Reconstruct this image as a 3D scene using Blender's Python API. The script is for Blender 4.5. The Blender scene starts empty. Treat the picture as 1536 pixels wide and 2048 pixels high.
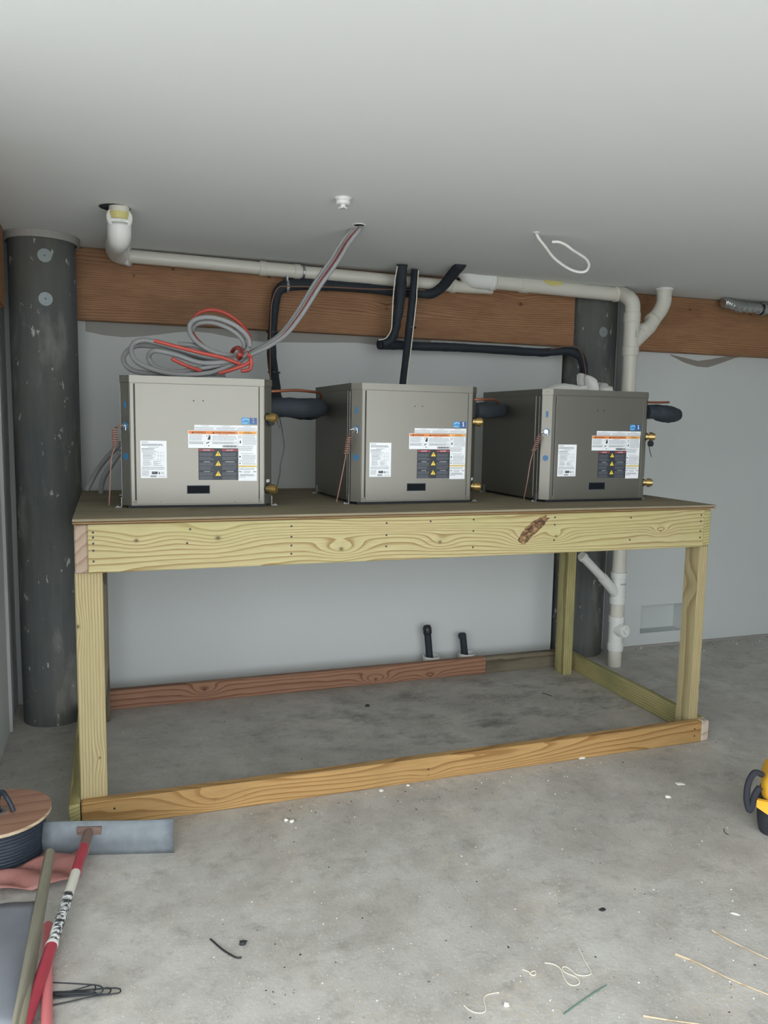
import bpy, math, random
from mathutils import Vector, Matrix, noise
random.seed(7)
S = bpy.context.scene
COL = S.collection
# ------------------------------------------------------------------ camera
CP = Vector((0.1064, -2.5873, 1.3171)); YAW, PIT, ROL, F = 0.33688, -0.11263, 0.017094, 1575.84
fw = Vector((math.sin(YAW)*math.cos(PIT), math.cos(YAW)*math.cos(PIT), math.sin(PIT)))
r0 = Vector((math.cos(YAW), -math.sin(YAW), 0)); u0 = r0.cross(fw)
RT = r0*math.cos(ROL)+u0*math.sin(ROL); UP = -r0*math.sin(ROL)+u0*math.cos(ROL)
cd = bpy.data.cameras.new('camera'); cam = bpy.data.objects.new('camera', cd); COL.objects.link(cam)
cd.sensor_fit = 'VERTICAL'; cd.sensor_height = 24.0; cd.lens = 24.0*F/2048; cd.clip_start = 0.02
m = Matrix.Identity(4)
for i in range(3):
    m[i][0] = RT[i]; m[i][1] = UP[i]; m[i][2] = -fw[i]; m[i][3] = CP[i]
cam.matrix_world = m
S.camera = cam
def at(px, py, ax, c):
    """measured point of the photograph carried to a world plane"""
    d = fw + RT*((px-768)/F) - UP*((py-1024)/F)
    i = 'XYZ'.index(ax); return CP + d*((c-CP[i])/d[i])
# ------------------------------------------------------------------ world + light
wd = bpy.data.worlds.new('world'); S.world = wd; wd.use_nodes = True
bg = wd.node_tree.nodes['Background']; bg.inputs[0].default_value = (0.92, 0.962, 1.0, 1); bg.inputs[1].default_value = 2.2
def area(name, loc, rot, sx, sy, power, col, portal=False):
    l = bpy.data.lights.new(name, 'AREA'); l.shape = 'RECTANGLE'; l.size = sx; l.size_y = sy; l.energy = power; l.color = col
    o = bpy.data.objects.new(name, l); COL.objects.link(o); o.location = loc; o.rotation_euler = rot
    if portal: l.cycles.is_portal = True
    return o
area('door_portal_rear', (0.02, -3.0, 1.03), (math.radians(-90), 0, 0), 5.45, 2.06, 1, (1, 1, 1), True)
area('door_portal_left', (-2.7, -1.9, 1.03), (0, math.radians(-90), 0), 2.06, 2.2, 1, (1, 1, 1), True)
sl = bpy.data.lights.new('sun', 'SUN'); sl.energy = 2.2; sl.angle = math.radians(12); sl.color = (1, 0.975, 0.95)
so = bpy.data.objects.new('sun', sl); COL.objects.link(so); so.rotation_euler = (math.radians(28), math.radians(20), 0)
S.view_settings.view_transform = 'Standard'; S.view_settings.look = 'None'; S.view_settings.gamma = 1
S.view_settings.use_curve_mapping = False; S.view_settings.exposure = 0.86

# ------------------------------------------------------------------ materials
MATS = {}
def newmat(name):
    mt = bpy.data.materials.new(name); mt.use_nodes = True; nt = mt.node_tree
    MATS[name] = mt
    return mt, nt, nt.nodes['Principled BSDF']
def N(nt, t, **kw):
    n = nt.nodes.new(t)
    for k, v in kw.items():
        if k.startswith('i_'):
            n.inputs[k[2:].replace('_', ' ')].default_value = v
        else: setattr(n, k, v)
    return n
def L(nt, a, b): nt.links.new(a, b)
def math_n(nt, op, a, b=None, c=None):
    n = nt.nodes.new('ShaderNodeMath'); n.operation = op
    for i, v in enumerate((a, b, c)):
        if v is None: continue
        if isinstance(v, (int, float)): n.inputs[i].default_value = v
        else: nt.links.new(v, n.inputs[i])
    return n.outputs[0]
def mixc(nt, f, a, b, bt='MIX'):
    n = nt.nodes.new('ShaderNodeMix'); n.data_type = 'RGBA'; n.blend_type = bt
    if isinstance(f, (int, float)): n.inputs['Factor'].default_value = f
    else: nt.links.new(f, n.inputs['Factor'])
    for k, v in ((6, a), (7, b)):
        if isinstance(v, tuple): n.inputs[k].default_value = (*v[:3], 1)
        else: nt.links.new(v, n.inputs[k])
    return n.outputs[2]
def ramp(nt, f, stops):
    n = nt.nodes.new('ShaderNodeValToRGB'); e = n.color_ramp.elements
    while len(e) < len(stops): e.new(0.5)
    for i, (p, c) in enumerate(stops):
        e[i].position = p; e[i].color = (*c, 1) if isinstance(c, tuple) else (c, c, c, 1)
    nt.links.new(f, n.inputs[0]); return n.outputs[0]
def srgb(r, g, b):
    f = lambda v: (v/255/12.92) if v/255 <= 0.04045 else ((v/255+0.055)/1.055)**2.4
    return (f(r), f(g), f(b))
def objcoord(nt, scale=(1, 1, 1)):
    t = N(nt, 'ShaderNodeTexCoord'); mp = N(nt, 'ShaderNodeMapping'); mp.inputs['Scale'].default_value = scale
    L(nt, t.outputs['Object'], mp.inputs[0]); return mp.outputs[0]
def noise_n(nt, vec, scale, detail=3, rough=0.55, w=None):
    n = nt.nodes.new('ShaderNodeTexNoise'); n.inputs['Scale'].default_value = scale
    n.inputs['Detail'].default_value = detail; n.inputs['Roughness'].default_value = rough
    if w is not None:
        n.noise_dimensions = '4D'; nt.links.new(w, n.inputs['W'])
    nt.links.new(vec, n.inputs['Vector']); return n.outputs['Fac']
def bump(nt, bs, h, strength, dist=0.002):
    b = N(nt, 'ShaderNodeBump'); b.inputs['Strength'].default_value = strength; b.inputs['Distance'].default_value = dist
    L(nt, h, b.inputs['Height']); L(nt, b.outputs[0], bs.inputs['Normal'])
def flat(name, col, rough=0.6, metal=0.0, vary=0.12, scale=12, spec=None):
    mt, nt, bs = newmat(name); v = objcoord(nt)
    n = noise_n(nt, v, scale, 4)
    c = mixc(nt, n, tuple(x*(1-vary) for x in col), tuple(min(1, x*(1+vary)) for x in col))
    L(nt, c, bs.inputs['Base Color']); bs.inputs['Roughness'].default_value = rough; bs.inputs['Metallic'].default_value = metal
    if spec is not None: bs.inputs['Specular IOR Level'].default_value = spec
    bump(nt, bs, noise_n(nt, v, scale*8, 2), 0.06, 0.001)
    return mt
def drywall(name, col, blot=0.06, marks=False):
    mt, nt, bs = newmat(name); v = objcoord(nt)
    n = noise_n(nt, v, 1.3, 4)
    c = mixc(nt, n, tuple(x*(1-blot) for x in col), tuple(x*(1+blot) for x in col))
    if marks:
        s = noise_n(nt, v, 26, 5, 0.7); k = math_n(nt, 'GREATER_THAN', s, 0.735)
        c = mixc(nt, math_n(nt, 'MULTIPLY', k, 0.45), c, tuple(x*0.45 for x in col))
    L(nt, c, bs.inputs['Base Color']); bs.inputs['Roughness'].default_value = 0.75
    bump(nt, bs, noise_n(nt, v, 140, 3), 0.10, 0.001)
    return mt
drywall('ceiling_paint', srgb(222, 225, 224), 0.02)
drywall('wall_paint', srgb(205, 210, 208), 0.05, True)
drywall('joint_compound', srgb(158, 156, 150), 0.10)
drywall('paint_primer_edge', srgb(178, 180, 180), 0.05)
def concrete():
    mt, nt, bs = newmat('concrete'); v = objcoord(nt)
    a = noise_n(nt, v, 1.1, 6, 0.6); b = noise_n(nt, v, 5.0, 8, 0.7)
    c = mixc(nt, ramp(nt, a, [(0.35, 0.0), (0.65, 1.0)]), srgb(178, 175, 168), srgb(204, 202, 196))
    c = mixc(nt, ramp(nt, b, [(0.40, 0.0), (0.62, 0.55)]), c, srgb(158, 153, 146))
    # trowel streaks and dark scuffs
    sv = objcoord(nt, (2.2, 3.6, 1)); st = noise_n(nt, sv, 2.2, 10, 0.74)
    c = mixc(nt, ramp(nt, st, [(0.55, 0.0), (0.72, 0.65)]), c, srgb(122, 118, 110))
    f2 = noise_n(nt, v, 17.0, 10, 0.78)
    c = mixc(nt, ramp(nt, f2, [(0.52, 0.0), (0.70, 0.6)]), c, srgb(138, 133, 124))
    f3 = noise_n(nt, objcoord(nt, (1.4, 1.0, 1)), 9.0, 9, 0.75)
    c = mixc(nt, ramp(nt, f3, [(0.56, 0.0), (0.72, 0.5)]), c, srgb(214, 213, 208))
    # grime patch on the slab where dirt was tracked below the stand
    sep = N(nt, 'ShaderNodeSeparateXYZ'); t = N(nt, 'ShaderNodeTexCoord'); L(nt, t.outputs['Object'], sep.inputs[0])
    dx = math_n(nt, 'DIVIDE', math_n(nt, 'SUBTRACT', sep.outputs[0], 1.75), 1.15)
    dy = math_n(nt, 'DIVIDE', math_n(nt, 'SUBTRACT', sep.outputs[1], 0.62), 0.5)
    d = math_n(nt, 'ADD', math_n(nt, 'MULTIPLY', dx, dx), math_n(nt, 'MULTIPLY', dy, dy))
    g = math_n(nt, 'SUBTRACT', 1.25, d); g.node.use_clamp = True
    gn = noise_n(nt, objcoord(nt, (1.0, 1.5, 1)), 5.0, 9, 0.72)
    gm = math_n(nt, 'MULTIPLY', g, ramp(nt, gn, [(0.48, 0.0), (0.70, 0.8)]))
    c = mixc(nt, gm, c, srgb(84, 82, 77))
    # sawdust and drywall dust
    du = noise_n(nt, v, 2.3, 5, 0.65); df = noise_n(nt, v, 60, 3, 0.7)
    dm = math_n(nt, 'MULTIPLY', ramp(nt, du, [(0.54, 0.0), (0.70, 1.0)]), ramp(nt, df, [(0.45, 0.0), (0.62, 0.7)]))
    c = mixc(nt, dm, c, srgb(200, 186, 160))
    pk = noise_n(nt, v, 150, 2, 0.5)
    c = mixc(nt, ramp(nt, pk, [(0.655, 0.0), (0.70, 0.75)]), c, srgb(226, 224, 216))
    L(nt, c, bs.inputs['Base Color']); bs.inputs['Roughness'].default_value = 0.62; bs.inputs['Specular IOR Level'].default_value = 0.35
    h = math_n(nt, 'ADD', noise_n(nt, v, 90, 5, 0.7), math_n(nt, 'MULTIPLY', b, 0.6))
    bump(nt, bs, h, 0.45, 0.004)
concrete()
def wood(name, light, dark, knot=srgb(60, 40, 28), rings=15.0, grain=0.25, stain=None, knots=(), rough=0.62, stainamt=0.5, knotdark=0.85, sharp=0.62, zk=26.0):
    """boards are modelled with their length on local X"""
    mt, nt, bs = newmat(name)
    t = N(nt, 'ShaderNodeTexCoord'); oi = N(nt, 'ShaderNodeObjectInfo')
    rw = math_n(nt, 'MULTIPLY', oi.outputs['Random'], 40.0)
    mp = N(nt, 'ShaderNodeMapping'); mp.inputs['Scale'].default_value = (0.75, 6.5, 6.5); L(nt, t.outputs['Object'], mp.inputs[0])
    f = noise_n(nt, mp.outputs[0], 1.0, 1.5, 0.4, rw)
    mp2 = N(nt, 'ShaderNodeMapping'); mp2.inputs['Scale'].default_value = (7, 30, 30); L(nt, t.outputs['Object'], mp2.inputs[0])
    fine = noise_n(nt, mp2.outputs[0], 1.0, 2, 0.5, rw)
    sep = N(nt, 'ShaderNodeSeparateXYZ'); L(nt, t.outputs['Object'], sep.inputs[0])
    val = math_n(nt, 'MULTIPLY', f, rings)
    val = math_n(nt, 'ADD', val, math_n(nt, 'MULTIPLY', fine, 0.55))
    val = math_n(nt, 'ADD', val, math_n(nt, 'MULTIPLY', sep.outputs[2], zk))
    val = math_n(nt, 'ADD', val, math_n(nt, 'MULTIPLY', sep.outputs[1], 17.0))
    kd = None
    for (kx, kz, s, amp) in knots:
        ax = math_n(nt, 'MULTIPLY', math_n(nt, 'SUBTRACT', sep.outputs[0], kx), 0.42)
        az = math_n(nt, 'SUBTRACT', sep.outputs[2], kz)
        d2 = math_n(nt, 'ADD', math_n(nt, 'MULTIPLY', ax, ax), math_n(nt, 'MULTIPLY', az, az))
        ex = math_n(nt, 'EXPONENT', math_n(nt, 'MULTIPLY', d2, -1.0/(s*s*5)))
        val = math_n(nt, 'ADD', val, math_n(nt, 'MULTIPLY', ex, amp))
        ax2 = math_n(nt, 'MULTIPLY', math_n(nt, 'SUBTRACT', sep.outputs[0], kx), 0.75)
        d3 = math_n(nt, 'ADD', math_n(nt, 'MULTIPLY', ax2, ax2), math_n(nt, 'MULTIPLY', az, az))
        k = math_n(nt, 'EXPONENT', math_n(nt, 'MULTIPLY', d3, -6.0/(s*s)))
        kd = k if kd is None else math_n(nt, 'MAXIMUM', kd, k)
    fr = math_n(nt, 'FRACT', val)
    band = ramp(nt, fr, [(0.0, 0.0), (sharp, 0.22), (0.88, 1.0), (0.97, 0.9), (1.0, 0.0)])
    c = mixc(nt, band, light, dark)
    mp3 = N(nt, 'ShaderNodeMapping'); mp3.inputs['Scale'].default_value = (9, 260, 260); L(nt, t.outputs['Object'], mp3.inputs[0])
    streak = noise_n(nt, mp3.outputs[0], 1.0, 3, 0.6, rw)
    c = mixc(nt, math_n(nt, 'MULTIPLY', ramp(nt, streak, [(0.35, 1.0), (0.6, 0.0)]), grain), c, tuple(x*0.6 for x in dark))
    if stain:
        mp4 = N(nt, 'ShaderNodeMapping'); mp4.inputs['Scale'].default_value = (2.5, 7, 7); L(nt, t.outputs['Object'], mp4.inputs[0])
        sn = noise_n(nt, mp4.outputs[0], 1.0, 4, 0.6, rw)
        c = mixc(nt, math_n(nt, 'MULTIPLY', ramp(nt, sn, [(0.45, 0.0), (0.68, 1.0)]), stainamt), c, stain)
    if kd is not None: c = mixc(nt, math_n(nt, 'MULTIPLY', kd, knotdark), c, knot)
    L(nt, c, bs.inputs['Base Color']); bs.inputs['Roughness'].default_value = rough; bs.inputs['Specular IOR Level'].default_value = 0.25
    bump(nt, bs, math_n(nt, 'ADD', streak, math_n(nt, 'MULTIPLY', band, 0.5)), 0.15, 0.001)
    return mt
TP_L, TP_D = srgb(203, 190, 138), srgb(160, 137, 84)
wood('treated_apron', srgb(192, 181, 137), srgb(148, 126, 82), stain=srgb(172, 168, 112), rings=17, zk=42.0,
     knots=[(0.145, 0.022, 0.013, 1.5), (0.40, 0.022, 0.016, 2.0), (0.82, -0.03, 0.015, 2.6), (1.19, -0.018, 0.012, 2.0), (1.54, -0.012, 0.013, 3.0), (1.67, -0.012, 0.010, 2.5), (2.15, -0.005, 0.008, 3.0), (0.06, -0.3, 0.1, 2)])
wood('treated_leg', srgb(186, 174, 134), srgb(152, 134, 94), stain=srgb(164, 154, 114), rings=3.0, zk=110.0, sharp=0.5, knots=[(0.66, 0.035, 0.012, 1.2), (0.22, -0.02, 0.008, 1.0)])
wood('treated_leg_green', srgb(186, 178, 128), srgb(146, 134, 86), stain=srgb(126, 128, 90), rings=4, stainamt=0.7, zk=80.0, sharp=0.5)
wood('amber_plate', srgb(188, 152, 100), srgb(148, 110, 64), rings=17, zk=45.0, stain=srgb(150, 124, 84), stainamt=0.35, knots=[(0.42, 0.0, 0.02, 2.2), (1.2, -0.02, 0.012, 1.2)], knotdark=0.2)
wood('reddish_plate', srgb(164, 126, 102), srgb(124, 84, 64), rings=8, zk=45.0, knots=[(0.50, 0.01, 0.012, 2.5), (1.35, -0.02, 0.014, 3.5), (1.65, -0.03, 0.01, 2)])
wood('weathered_plate', srgb(130, 122, 104), srgb(88, 80, 66), rings=8, stain=srgb(90, 70, 60))
wood('end_grain_grey', srgb(172, 152, 134), srgb(146, 124, 106), rings=3, grain=0.1)
wood('end_grain_white', srgb(214, 204, 186), srgb(180, 166, 144), rings=3, grain=0.1, stain=srgb(150, 90, 84), stainamt=0.3)
wood('beam_wood', srgb(172, 132, 98), srgb(128, 88, 60), rings=9, zk=95.0, grain=0.35, stain=srgb(98, 66, 48), stainamt=0.4,
     knots=[(0.42, 0.09, 0.014, 1.2), (0.86, 0.09, 0.015, 1.4), (1.45, -0.02, 0.012, 2.0), (0.25, 0.05, 0.01, 1), (2.2, 0.05, 0.02, 2)], sharp=0.7)
wood('plywood_face', srgb(150, 140, 116), srgb(132, 122, 100), rings=4, stain=srgb(112, 105, 90), rough=0.8, stainamt=0.6)
wood('plywood_ply_light', srgb(170, 140, 96), srgb(140, 110, 72), rings=4)
wood('plywood_ply_dark', srgb(112, 88, 62), srgb(84, 64, 44), rings=4)
wood('handle_wood', srgb(150, 146, 128), srgb(112, 106, 92), rings=4, stain=srgb(96, 96, 88))
wood('raw_strip_wood', srgb(218, 200, 170), srgb(186, 162, 130), rings=2)
wood('spool_board', srgb(182, 142, 120), srgb(160, 120, 100), rings=3, stain=srgb(150, 112, 98))
def pole_mat():
    mt, nt, bs = newmat('pole_wood'); v = objcoord(nt, (1, 1, 0.12))
    a = noise_n(nt, v, 22, 5, 0.65); b = noise_n(nt, objcoord(nt, (1, 1, 0.5)), 5, 4)
    c = mixc(nt, a, srgb(62, 66, 68), srgb(108, 112, 110)); c = mixc(nt, ramp(nt, b, [(0.45, 0.0), (0.7, 0.6)]), c, srgb(100, 98, 86))
    d = noise_n(nt, objcoord(nt, (1, 1, 0.45)), 30, 4, 0.6)
    c = mixc(nt, ramp(nt, d, [(0.655, 0.0), (0.675, 0.8)]), c, srgb(186, 186, 180))
    e = noise_n(nt, objcoord(nt, (1, 1, 0.3)), 7, 5, 0.6)
    c = mixc(nt, ramp(nt, e, [(0.55, 0.0), (0.66, 0.5)]), c, srgb(150, 148, 140))
    L(nt, c, bs.inputs['Base Color']); bs.inputs['Roughness'].default_value = 0.8
    bump(nt, bs, a, 0.5, 0.004)
pole_mat()
def unit_metal(name, col, rough, metal):
    mt, nt, bs = newmat(name); v = objcoord(nt)
    n = noise_n(nt, v, 6, 3)
    c = mixc(nt, n, tuple(x*0.96 for x in col), tuple(x*1.04 for x in col)); L(nt, c, bs.inputs['Base Color'])
    bs.inputs['Roughness'].default_value = rough; bs.inputs['Metallic'].default_value = metal
    bump(nt, bs, noise_n(nt, v, 400, 2), 0.05, 0.0005)
unit_metal('cabinet_metal', srgb(134, 132, 124), 0.42, 0.8)
flat('groove_shadow_gap', srgb(62, 62, 60), 0.7)
flat('black_rubber', srgb(30, 34, 38), 0.65, vary=0.2, scale=30)
flat('insulation_foam', srgb(34, 42, 50), 0.72, vary=0.3, scale=25)
flat('black_plastic', srgb(34, 36, 40), 0.4)
flat('slot_black', srgb(18, 24, 30), 0.7, spec=0.15)
flat('dark_access_plate', srgb(30, 44, 56), 0.6, spec=0.2)
flat('brass', srgb(188, 164, 108), 0.32, 0.85)
flat('dull_screw', srgb(140, 128, 100), 0.5, 0.5)
flat('copper', srgb(170, 110, 84), 0.32, 0.85)
flat('copper_wire', srgb(160, 122, 110), 0.5, 0.25)
flat('brown_wire', srgb(120, 92, 74), 0.6)
flat('chrome', srgb(200, 204, 208), 0.2, 0.9)
flat('zinc', srgb(168, 172, 176), 0.4, 0.8)
flat('pvc', srgb(210, 208, 196), 0.35, vary=0.03, scale=5)
flat('pvc_white', srgb(224, 226, 222), 0.35, vary=0.03, scale=5)
flat('pvc_cement_stain', srgb(206, 196, 130), 0.5)
flat('grey_cable', srgb(150, 152, 152), 0.45, vary=0.05)
flat('white_cable', srgb(232, 232, 226), 0.45, vary=0.03)
flat('red_cable', srgb(184, 76, 66), 0.4)
flat('dark_red_cable', srgb(140, 48, 44), 0.4)
flat('sticker_white', srgb(240, 243, 246), 0.4, vary=0.01)
flat('ink_grey', srgb(150, 156, 162), 0.5)
flat('ink_black', srgb(40, 42, 46), 0.5)
flat('ink_orange', srgb(232, 138, 66), 0.5, vary=0.02)
flat('ink_amber', srgb(238, 168, 84), 0.5, vary=0.02)
flat('ink_red', srgb(176, 66, 74), 0.5, vary=0.02)
flat('ink_yellow', srgb(240, 210, 74), 0.5, vary=0.02)
flat('danger_panel', srgb(46, 52, 60), 0.5)
flat('danger_text', srgb(118, 124, 132), 0.5)
flat('sticker_blue', srgb(58, 150, 210), 0.4, vary=0.02)
flat('sticker_navy', srgb(52, 92, 150), 0.4, vary=0.02)
flat('disc_blue', srgb(52, 110, 152), 0.4, vary=0.04)
flat('bolt_plate', srgb(140, 150, 150), 0.5, 0.3)
flat('foil', srgb(190, 192, 192), 0.25, 0.9)
flat('blade_steel', srgb(126, 134, 140), 0.62, 0.15, vary=0.30, scale=30)
flat('rust_bracket', srgb(134, 110, 102), 0.6, 0.3, vary=0.3, scale=50)
flat('red_paint', srgb(166, 62, 76), 0.4, vary=0.15, scale=30)
flat('pink_fibreglass', srgb(210, 120, 122), 0.5)
flat('red_bag_vinyl', srgb(176, 122, 116), 0.45, vary=0.15, scale=8)  # red muted to put haze into the colour
flat('blue_grey_cloth', srgb(138, 142, 150), 0.85, vary=0.2, scale=8)
flat('white_cloth', srgb(226, 226, 222), 0.8, vary=0.03)
flat('yellow_fabric', srgb(240, 184, 54), 0.7, vary=0.1)
flat('black_fabric', srgb(46, 48, 56), 0.85, vary=0.2, scale=40)
flat('wire_on_spool', srgb(46, 56, 68), 0.5, vary=0.3, scale=60)
flat('dark_wire', srgb(54, 58, 62), 0.45, 0.4)
flat('green_wire', srgb(86, 128, 112), 0.5)
flat('white_string', srgb(226, 220, 204), 0.7)
flat('plaster_chip', srgb(232, 230, 224), 0.8, vary=0.05)
flat('raw_crumb', srgb(206, 184, 146), 0.8)
flat('torn_paper', srgb(142, 136, 130), 0.85, vary=0.15)
flat('dark_void', srgb(40, 44, 48), 0.9)
flat('pavement', srgb(188, 188, 187), 0.85, vary=0.06, scale=1)
def grip_mat():
    mt, nt, bs = newmat('worn_grip'); n = noise_n(nt, objcoord(nt, (30, 90, 90)), 1.0, 4, 0.7)
    L(nt, ramp(nt, n, [(0.46, srgb(50, 54, 58)), (0.56, srgb(228, 230, 228))]), bs.inputs['Base Color']); bs.inputs['Roughness'].default_value = 0.7
grip_mat()

# ------------------------------------------------------------------ geometry helpers
class MB:
    def __init__(s): s.v = []; s.f = []; s.mi = []; s.sm = []; s.mats = []
    def m(s, name):
        if name not in s.mats: s.mats.append(name)
        return s.mats.index(name)
    def add(s, vs, fs, mat, smooth=False, M=None):
        b = len(s.v); k = s.m(mat)
        for v in vs:
            v = Vector(v); s.v.append(M @ v if M is not None else v)
        for f in fs:
            s.f.append([b+i for i in f]); s.mi.append(k); s.sm.append(smooth)
        return s
    def box(s, a, b, mat, M=None, bev=0.0):
        (x0, y0, z0), (x1, y1, z1) = a, b
        if x0 > x1: x0, x1 = x1, x0
        if y0 > y1: y0, y1 = y1, y0
        if z0 > z1: z0, z1 = z1, z0
        if bev <= 0:
            vs = [(x, y, z) for x in (x0, x1) for y in (y0, y1) for z in (z0, z1)]
            fs = [(0, 1, 3, 2), (4, 6, 7, 5), (0, 4, 5, 1), (2, 3, 7, 6), (0, 2, 6, 4), (1, 5, 7, 3)]
            return s.add(vs, fs, mat, False, M)
        e = bev
        vs = []; idx = {}
        for i, x in enumerate((x0, x1)):
            for j, y in enumerate((y0, y1)):
                for k, z in enumerate((z0, z1)):
                    sx, sy, sz = (e if i == 0 else -e), (e if j == 0 else -e), (e if k == 0 else -e)
                    for a_, p in (('x', (x, y+sy, z+sz)), ('y', (x+sx, y, z+sz)), ('z', (x+sx, y+sy, z))):
                        idx[(i, j, k, a_)] = len(vs); vs.append(p)
        g = lambda i, j, k, a_: idx[(i, j, k, a_)]
        fs = []
        fs.append([g(0, 0, 0, 'x'), g(0, 0, 1, 'x'), g(0, 1, 1, 'x'), g(0, 1, 0, 'x')]); fs.append([g(1, 0, 0, 'x'), g(1, 1, 0, 'x'), g(1, 1, 1, 'x'), g(1, 0, 1, 'x')])
        fs.append([g(0, 0, 0, 'y'), g(1, 0, 0, 'y'), g(1, 0, 1, 'y'), g(0, 0, 1, 'y')]); fs.append([g(0, 1, 0, 'y'), g(0, 1, 1, 'y'), g(1, 1, 1, 'y'), g(1, 1, 0, 'y')])
        fs.append([g(0, 0, 0, 'z'), g(0, 1, 0, 'z'), g(1, 1, 0, 'z'), g(1, 0, 0, 'z')]); fs.append([g(0, 0, 1, 'z'), g(1, 0, 1, 'z'), g(1, 1, 1, 'z'), g(0, 1, 1, 'z')])
        for j in (0, 1):
            for k in (0, 1):
                fs.append([g(0, j, k, 'y'), g(1, j, k, 'y'), g(1, j, k, 'z'), g(0, j, k, 'z')])
        for i in (0, 1):
            for k in (0, 1):
                fs.append([g(i, 0, k, 'x'), g(i, 1, k, 'x'), g(i, 1, k, 'z'), g(i, 0, k, 'z')])
            for j in (0, 1):
                fs.append([g(i, j, 0, 'x'), g(i, j, 1, 'x'), g(i, j, 1, 'y'), g(i, j, 0, 'y')])
            for j in (0, 1):
                for k in (0, 1):
                    fs.append([g(i, j, k, 'x'), g(i, j, k, 'y'), g(i, j, k, 'z')])
        return s.add(vs, fs, mat, False, M)
    def tube(s, pts, r, mat, n=12, caps=True, M=None, smooth=True, capmat=None, wob=0.0):
        pts = [Vector(p) for p in pts]; k = len(pts)
        rs = (r if len(r) == k else interp(r, k)) if isinstance(r, (list, tuple)) else [r]*k
        vs = []; fs = []
        t0 = (pts[1]-pts[0]).normalized()
        a = Vector((0, 0, 1)) if abs(t0.z) < 0.9 else Vector((1, 0, 0))
        nx = (a - t0*a.dot(t0)).normalized()
        for i, p in enumerate(pts):
            t = (pts[min(i+1, k-1)]-pts[max(i-1, 0)]).normalized()
            nx = (nx - t*nx.dot(t)).normalized(); ny = t.cross(nx)
            for j in range(n):
                an = 2*math.pi*j/n; rr = rs[i]
                if wob: rr *= 1+wob*noise.noise(Vector((p.x*40+math.cos(an), p.y*40+math.sin(an), p.z*40)))
                vs.append(p+(nx*math.cos(an)+ny*math.sin(an))*rr)
        for i in range(k-1):
            for j in range(n):
                fs.append((i*n+j, i*n+(j+1) % n, (i+1)*n+(j+1) % n, (i+1)*n+j))
        s.add(vs, fs, mat, smooth, M)
        if caps:
            s.add(vs[:n], [tuple(range(n-1, -1, -1))], capmat or mat, False, M); s.add(vs[-n:], [tuple(range(n))], capmat or mat, False, M)
        return s
    def cyl(s, p0, p1, r, mat, n=20, r2=None, M=None): return s.tube([p0, p1], [r, r if r2 is None else r2], mat, n, True, M)
    def ring(s, p0, p1, ro, ri, mat, n=24, M=None):
        """open-ended pipe with wall thickness"""
        p0, p1 = Vector(p0), Vector(p1); t = (p1-p0).normalized()
        a = Vector((0, 0, 1)) if abs(t.z) < 0.9 else Vector((1, 0, 0)); nx = (a-t*a.dot(t)).normalized(); ny = t.cross(nx)
        vs = []
        for p, r in ((p0, ro), (p1, ro), (p1, ri), (p0, ri)):
            vs += [p+(nx*math.cos(2*math.pi*j/n)+ny*math.sin(2*math.pi*j/n))*r for j in range(n)]
        fs = []; 
        for a_ in range(4):
            b_ = (a_+1) % 4
            for j in range(n): fs.append((a_*n+j, a_*n+(j+1) % n, b_*n+(j+1) % n, b_*n+j))
        return s.add(vs, fs, mat, False, M)
    def sphere(s, c, r, mat, n=12, M=None, scale=(1, 1, 1), wob=0.0, seed=0.0):
        vs = []; fs = []; h = n//2; c = Vector(c)
        for i in range(h+1):
            for j in range(n):
                th = math.pi*i/h; ph = 2*math.pi*j/n; d = Vector((math.sin(th)*math.cos(ph), math.sin(th)*math.sin(ph), math.cos(th)))
                rr = r*(1+wob*noise.noise(d*1.7+Vector((seed, 0, 0))))
                vs.append(c+Vector((d.x*scale[0], d.y*scale[1], d.z*scale[2]))*rr)
        for i in range(h):
            for j in range(n): fs.append((i*n+j, (i+1)*n+j, (i+1)*n+(j+1) % n, i*n+(j+1) % n))
        return s.add(vs, fs, mat, True, M)
    def build(s, name, parent=None, loc=None, rot=None, label=None, kind=None):
        me = bpy.data.meshes.new(name); me.from_pydata([tuple(v) for v in s.v], [], s.f)
        for k in s.mats: me.materials.append(MATS[k])
        me.polygons.foreach_set('material_index', s.mi); me.polygons.foreach_set('use_smooth', s.sm)
        me.update(); o = bpy.data.objects.new(name, me); COL.objects.link(o)
        if parent: o.parent = parent
        if loc is not None: o.location = loc
        if rot is not None: o.rotation_euler = rot
        if label: o['label'] = label
        if kind: o['kind'] = kind
        return o
def tag(o, label, cat, group=None, kind=None):
    o['label'] = label; o['category'] = cat
    if group: o['group'] = group
    if kind: o['kind'] = kind
    return o
def thing(name, loc, label, cat, rz=0, group=None):
    o = bpy.data.objects.new(name, None); COL.objects.link(o); o.location = loc; o.rotation_euler = (0, 0, rz); o.empty_display_size = 0.05
    bpy.context.view_layer.update()
    return tag(o, label, cat, group)
def struct(mb, name, loc=None):
    return mb.build(name, kind='structure', loc=loc)
def smoothpath(P, k=6, closed=False):
    P = [Vector(p) for p in P]; out = []; n = len(P)
    rng = range(n) if closed else range(n-1)
    for i in rng:
        if closed: a, b, c, d = P[(i-1) % n], P[i], P[(i+1) % n], P[(i+2) % n]
        else: a, b, c, d = P[max(i-1, 0)], P[i], P[i+1], P[min(i+2, n-1)]
        for j in range(k):
            t = j/k
            out.append(0.5*((2*b)+(c-a)*t+(2*a-5*b+4*c-d)*t*t+(3*b-a-3*c+d)*t*t*t))
    out.append(P[0] if closed else P[-1]); return out
def interp(vals, n):
    out = []
    for i in range(n):
        t = i/(n-1)*(len(vals)-1); k = min(int(t), len(vals)-2); out.append(vals[k]+(vals[k+1]-vals[k])*(t-k))
    return out
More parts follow.
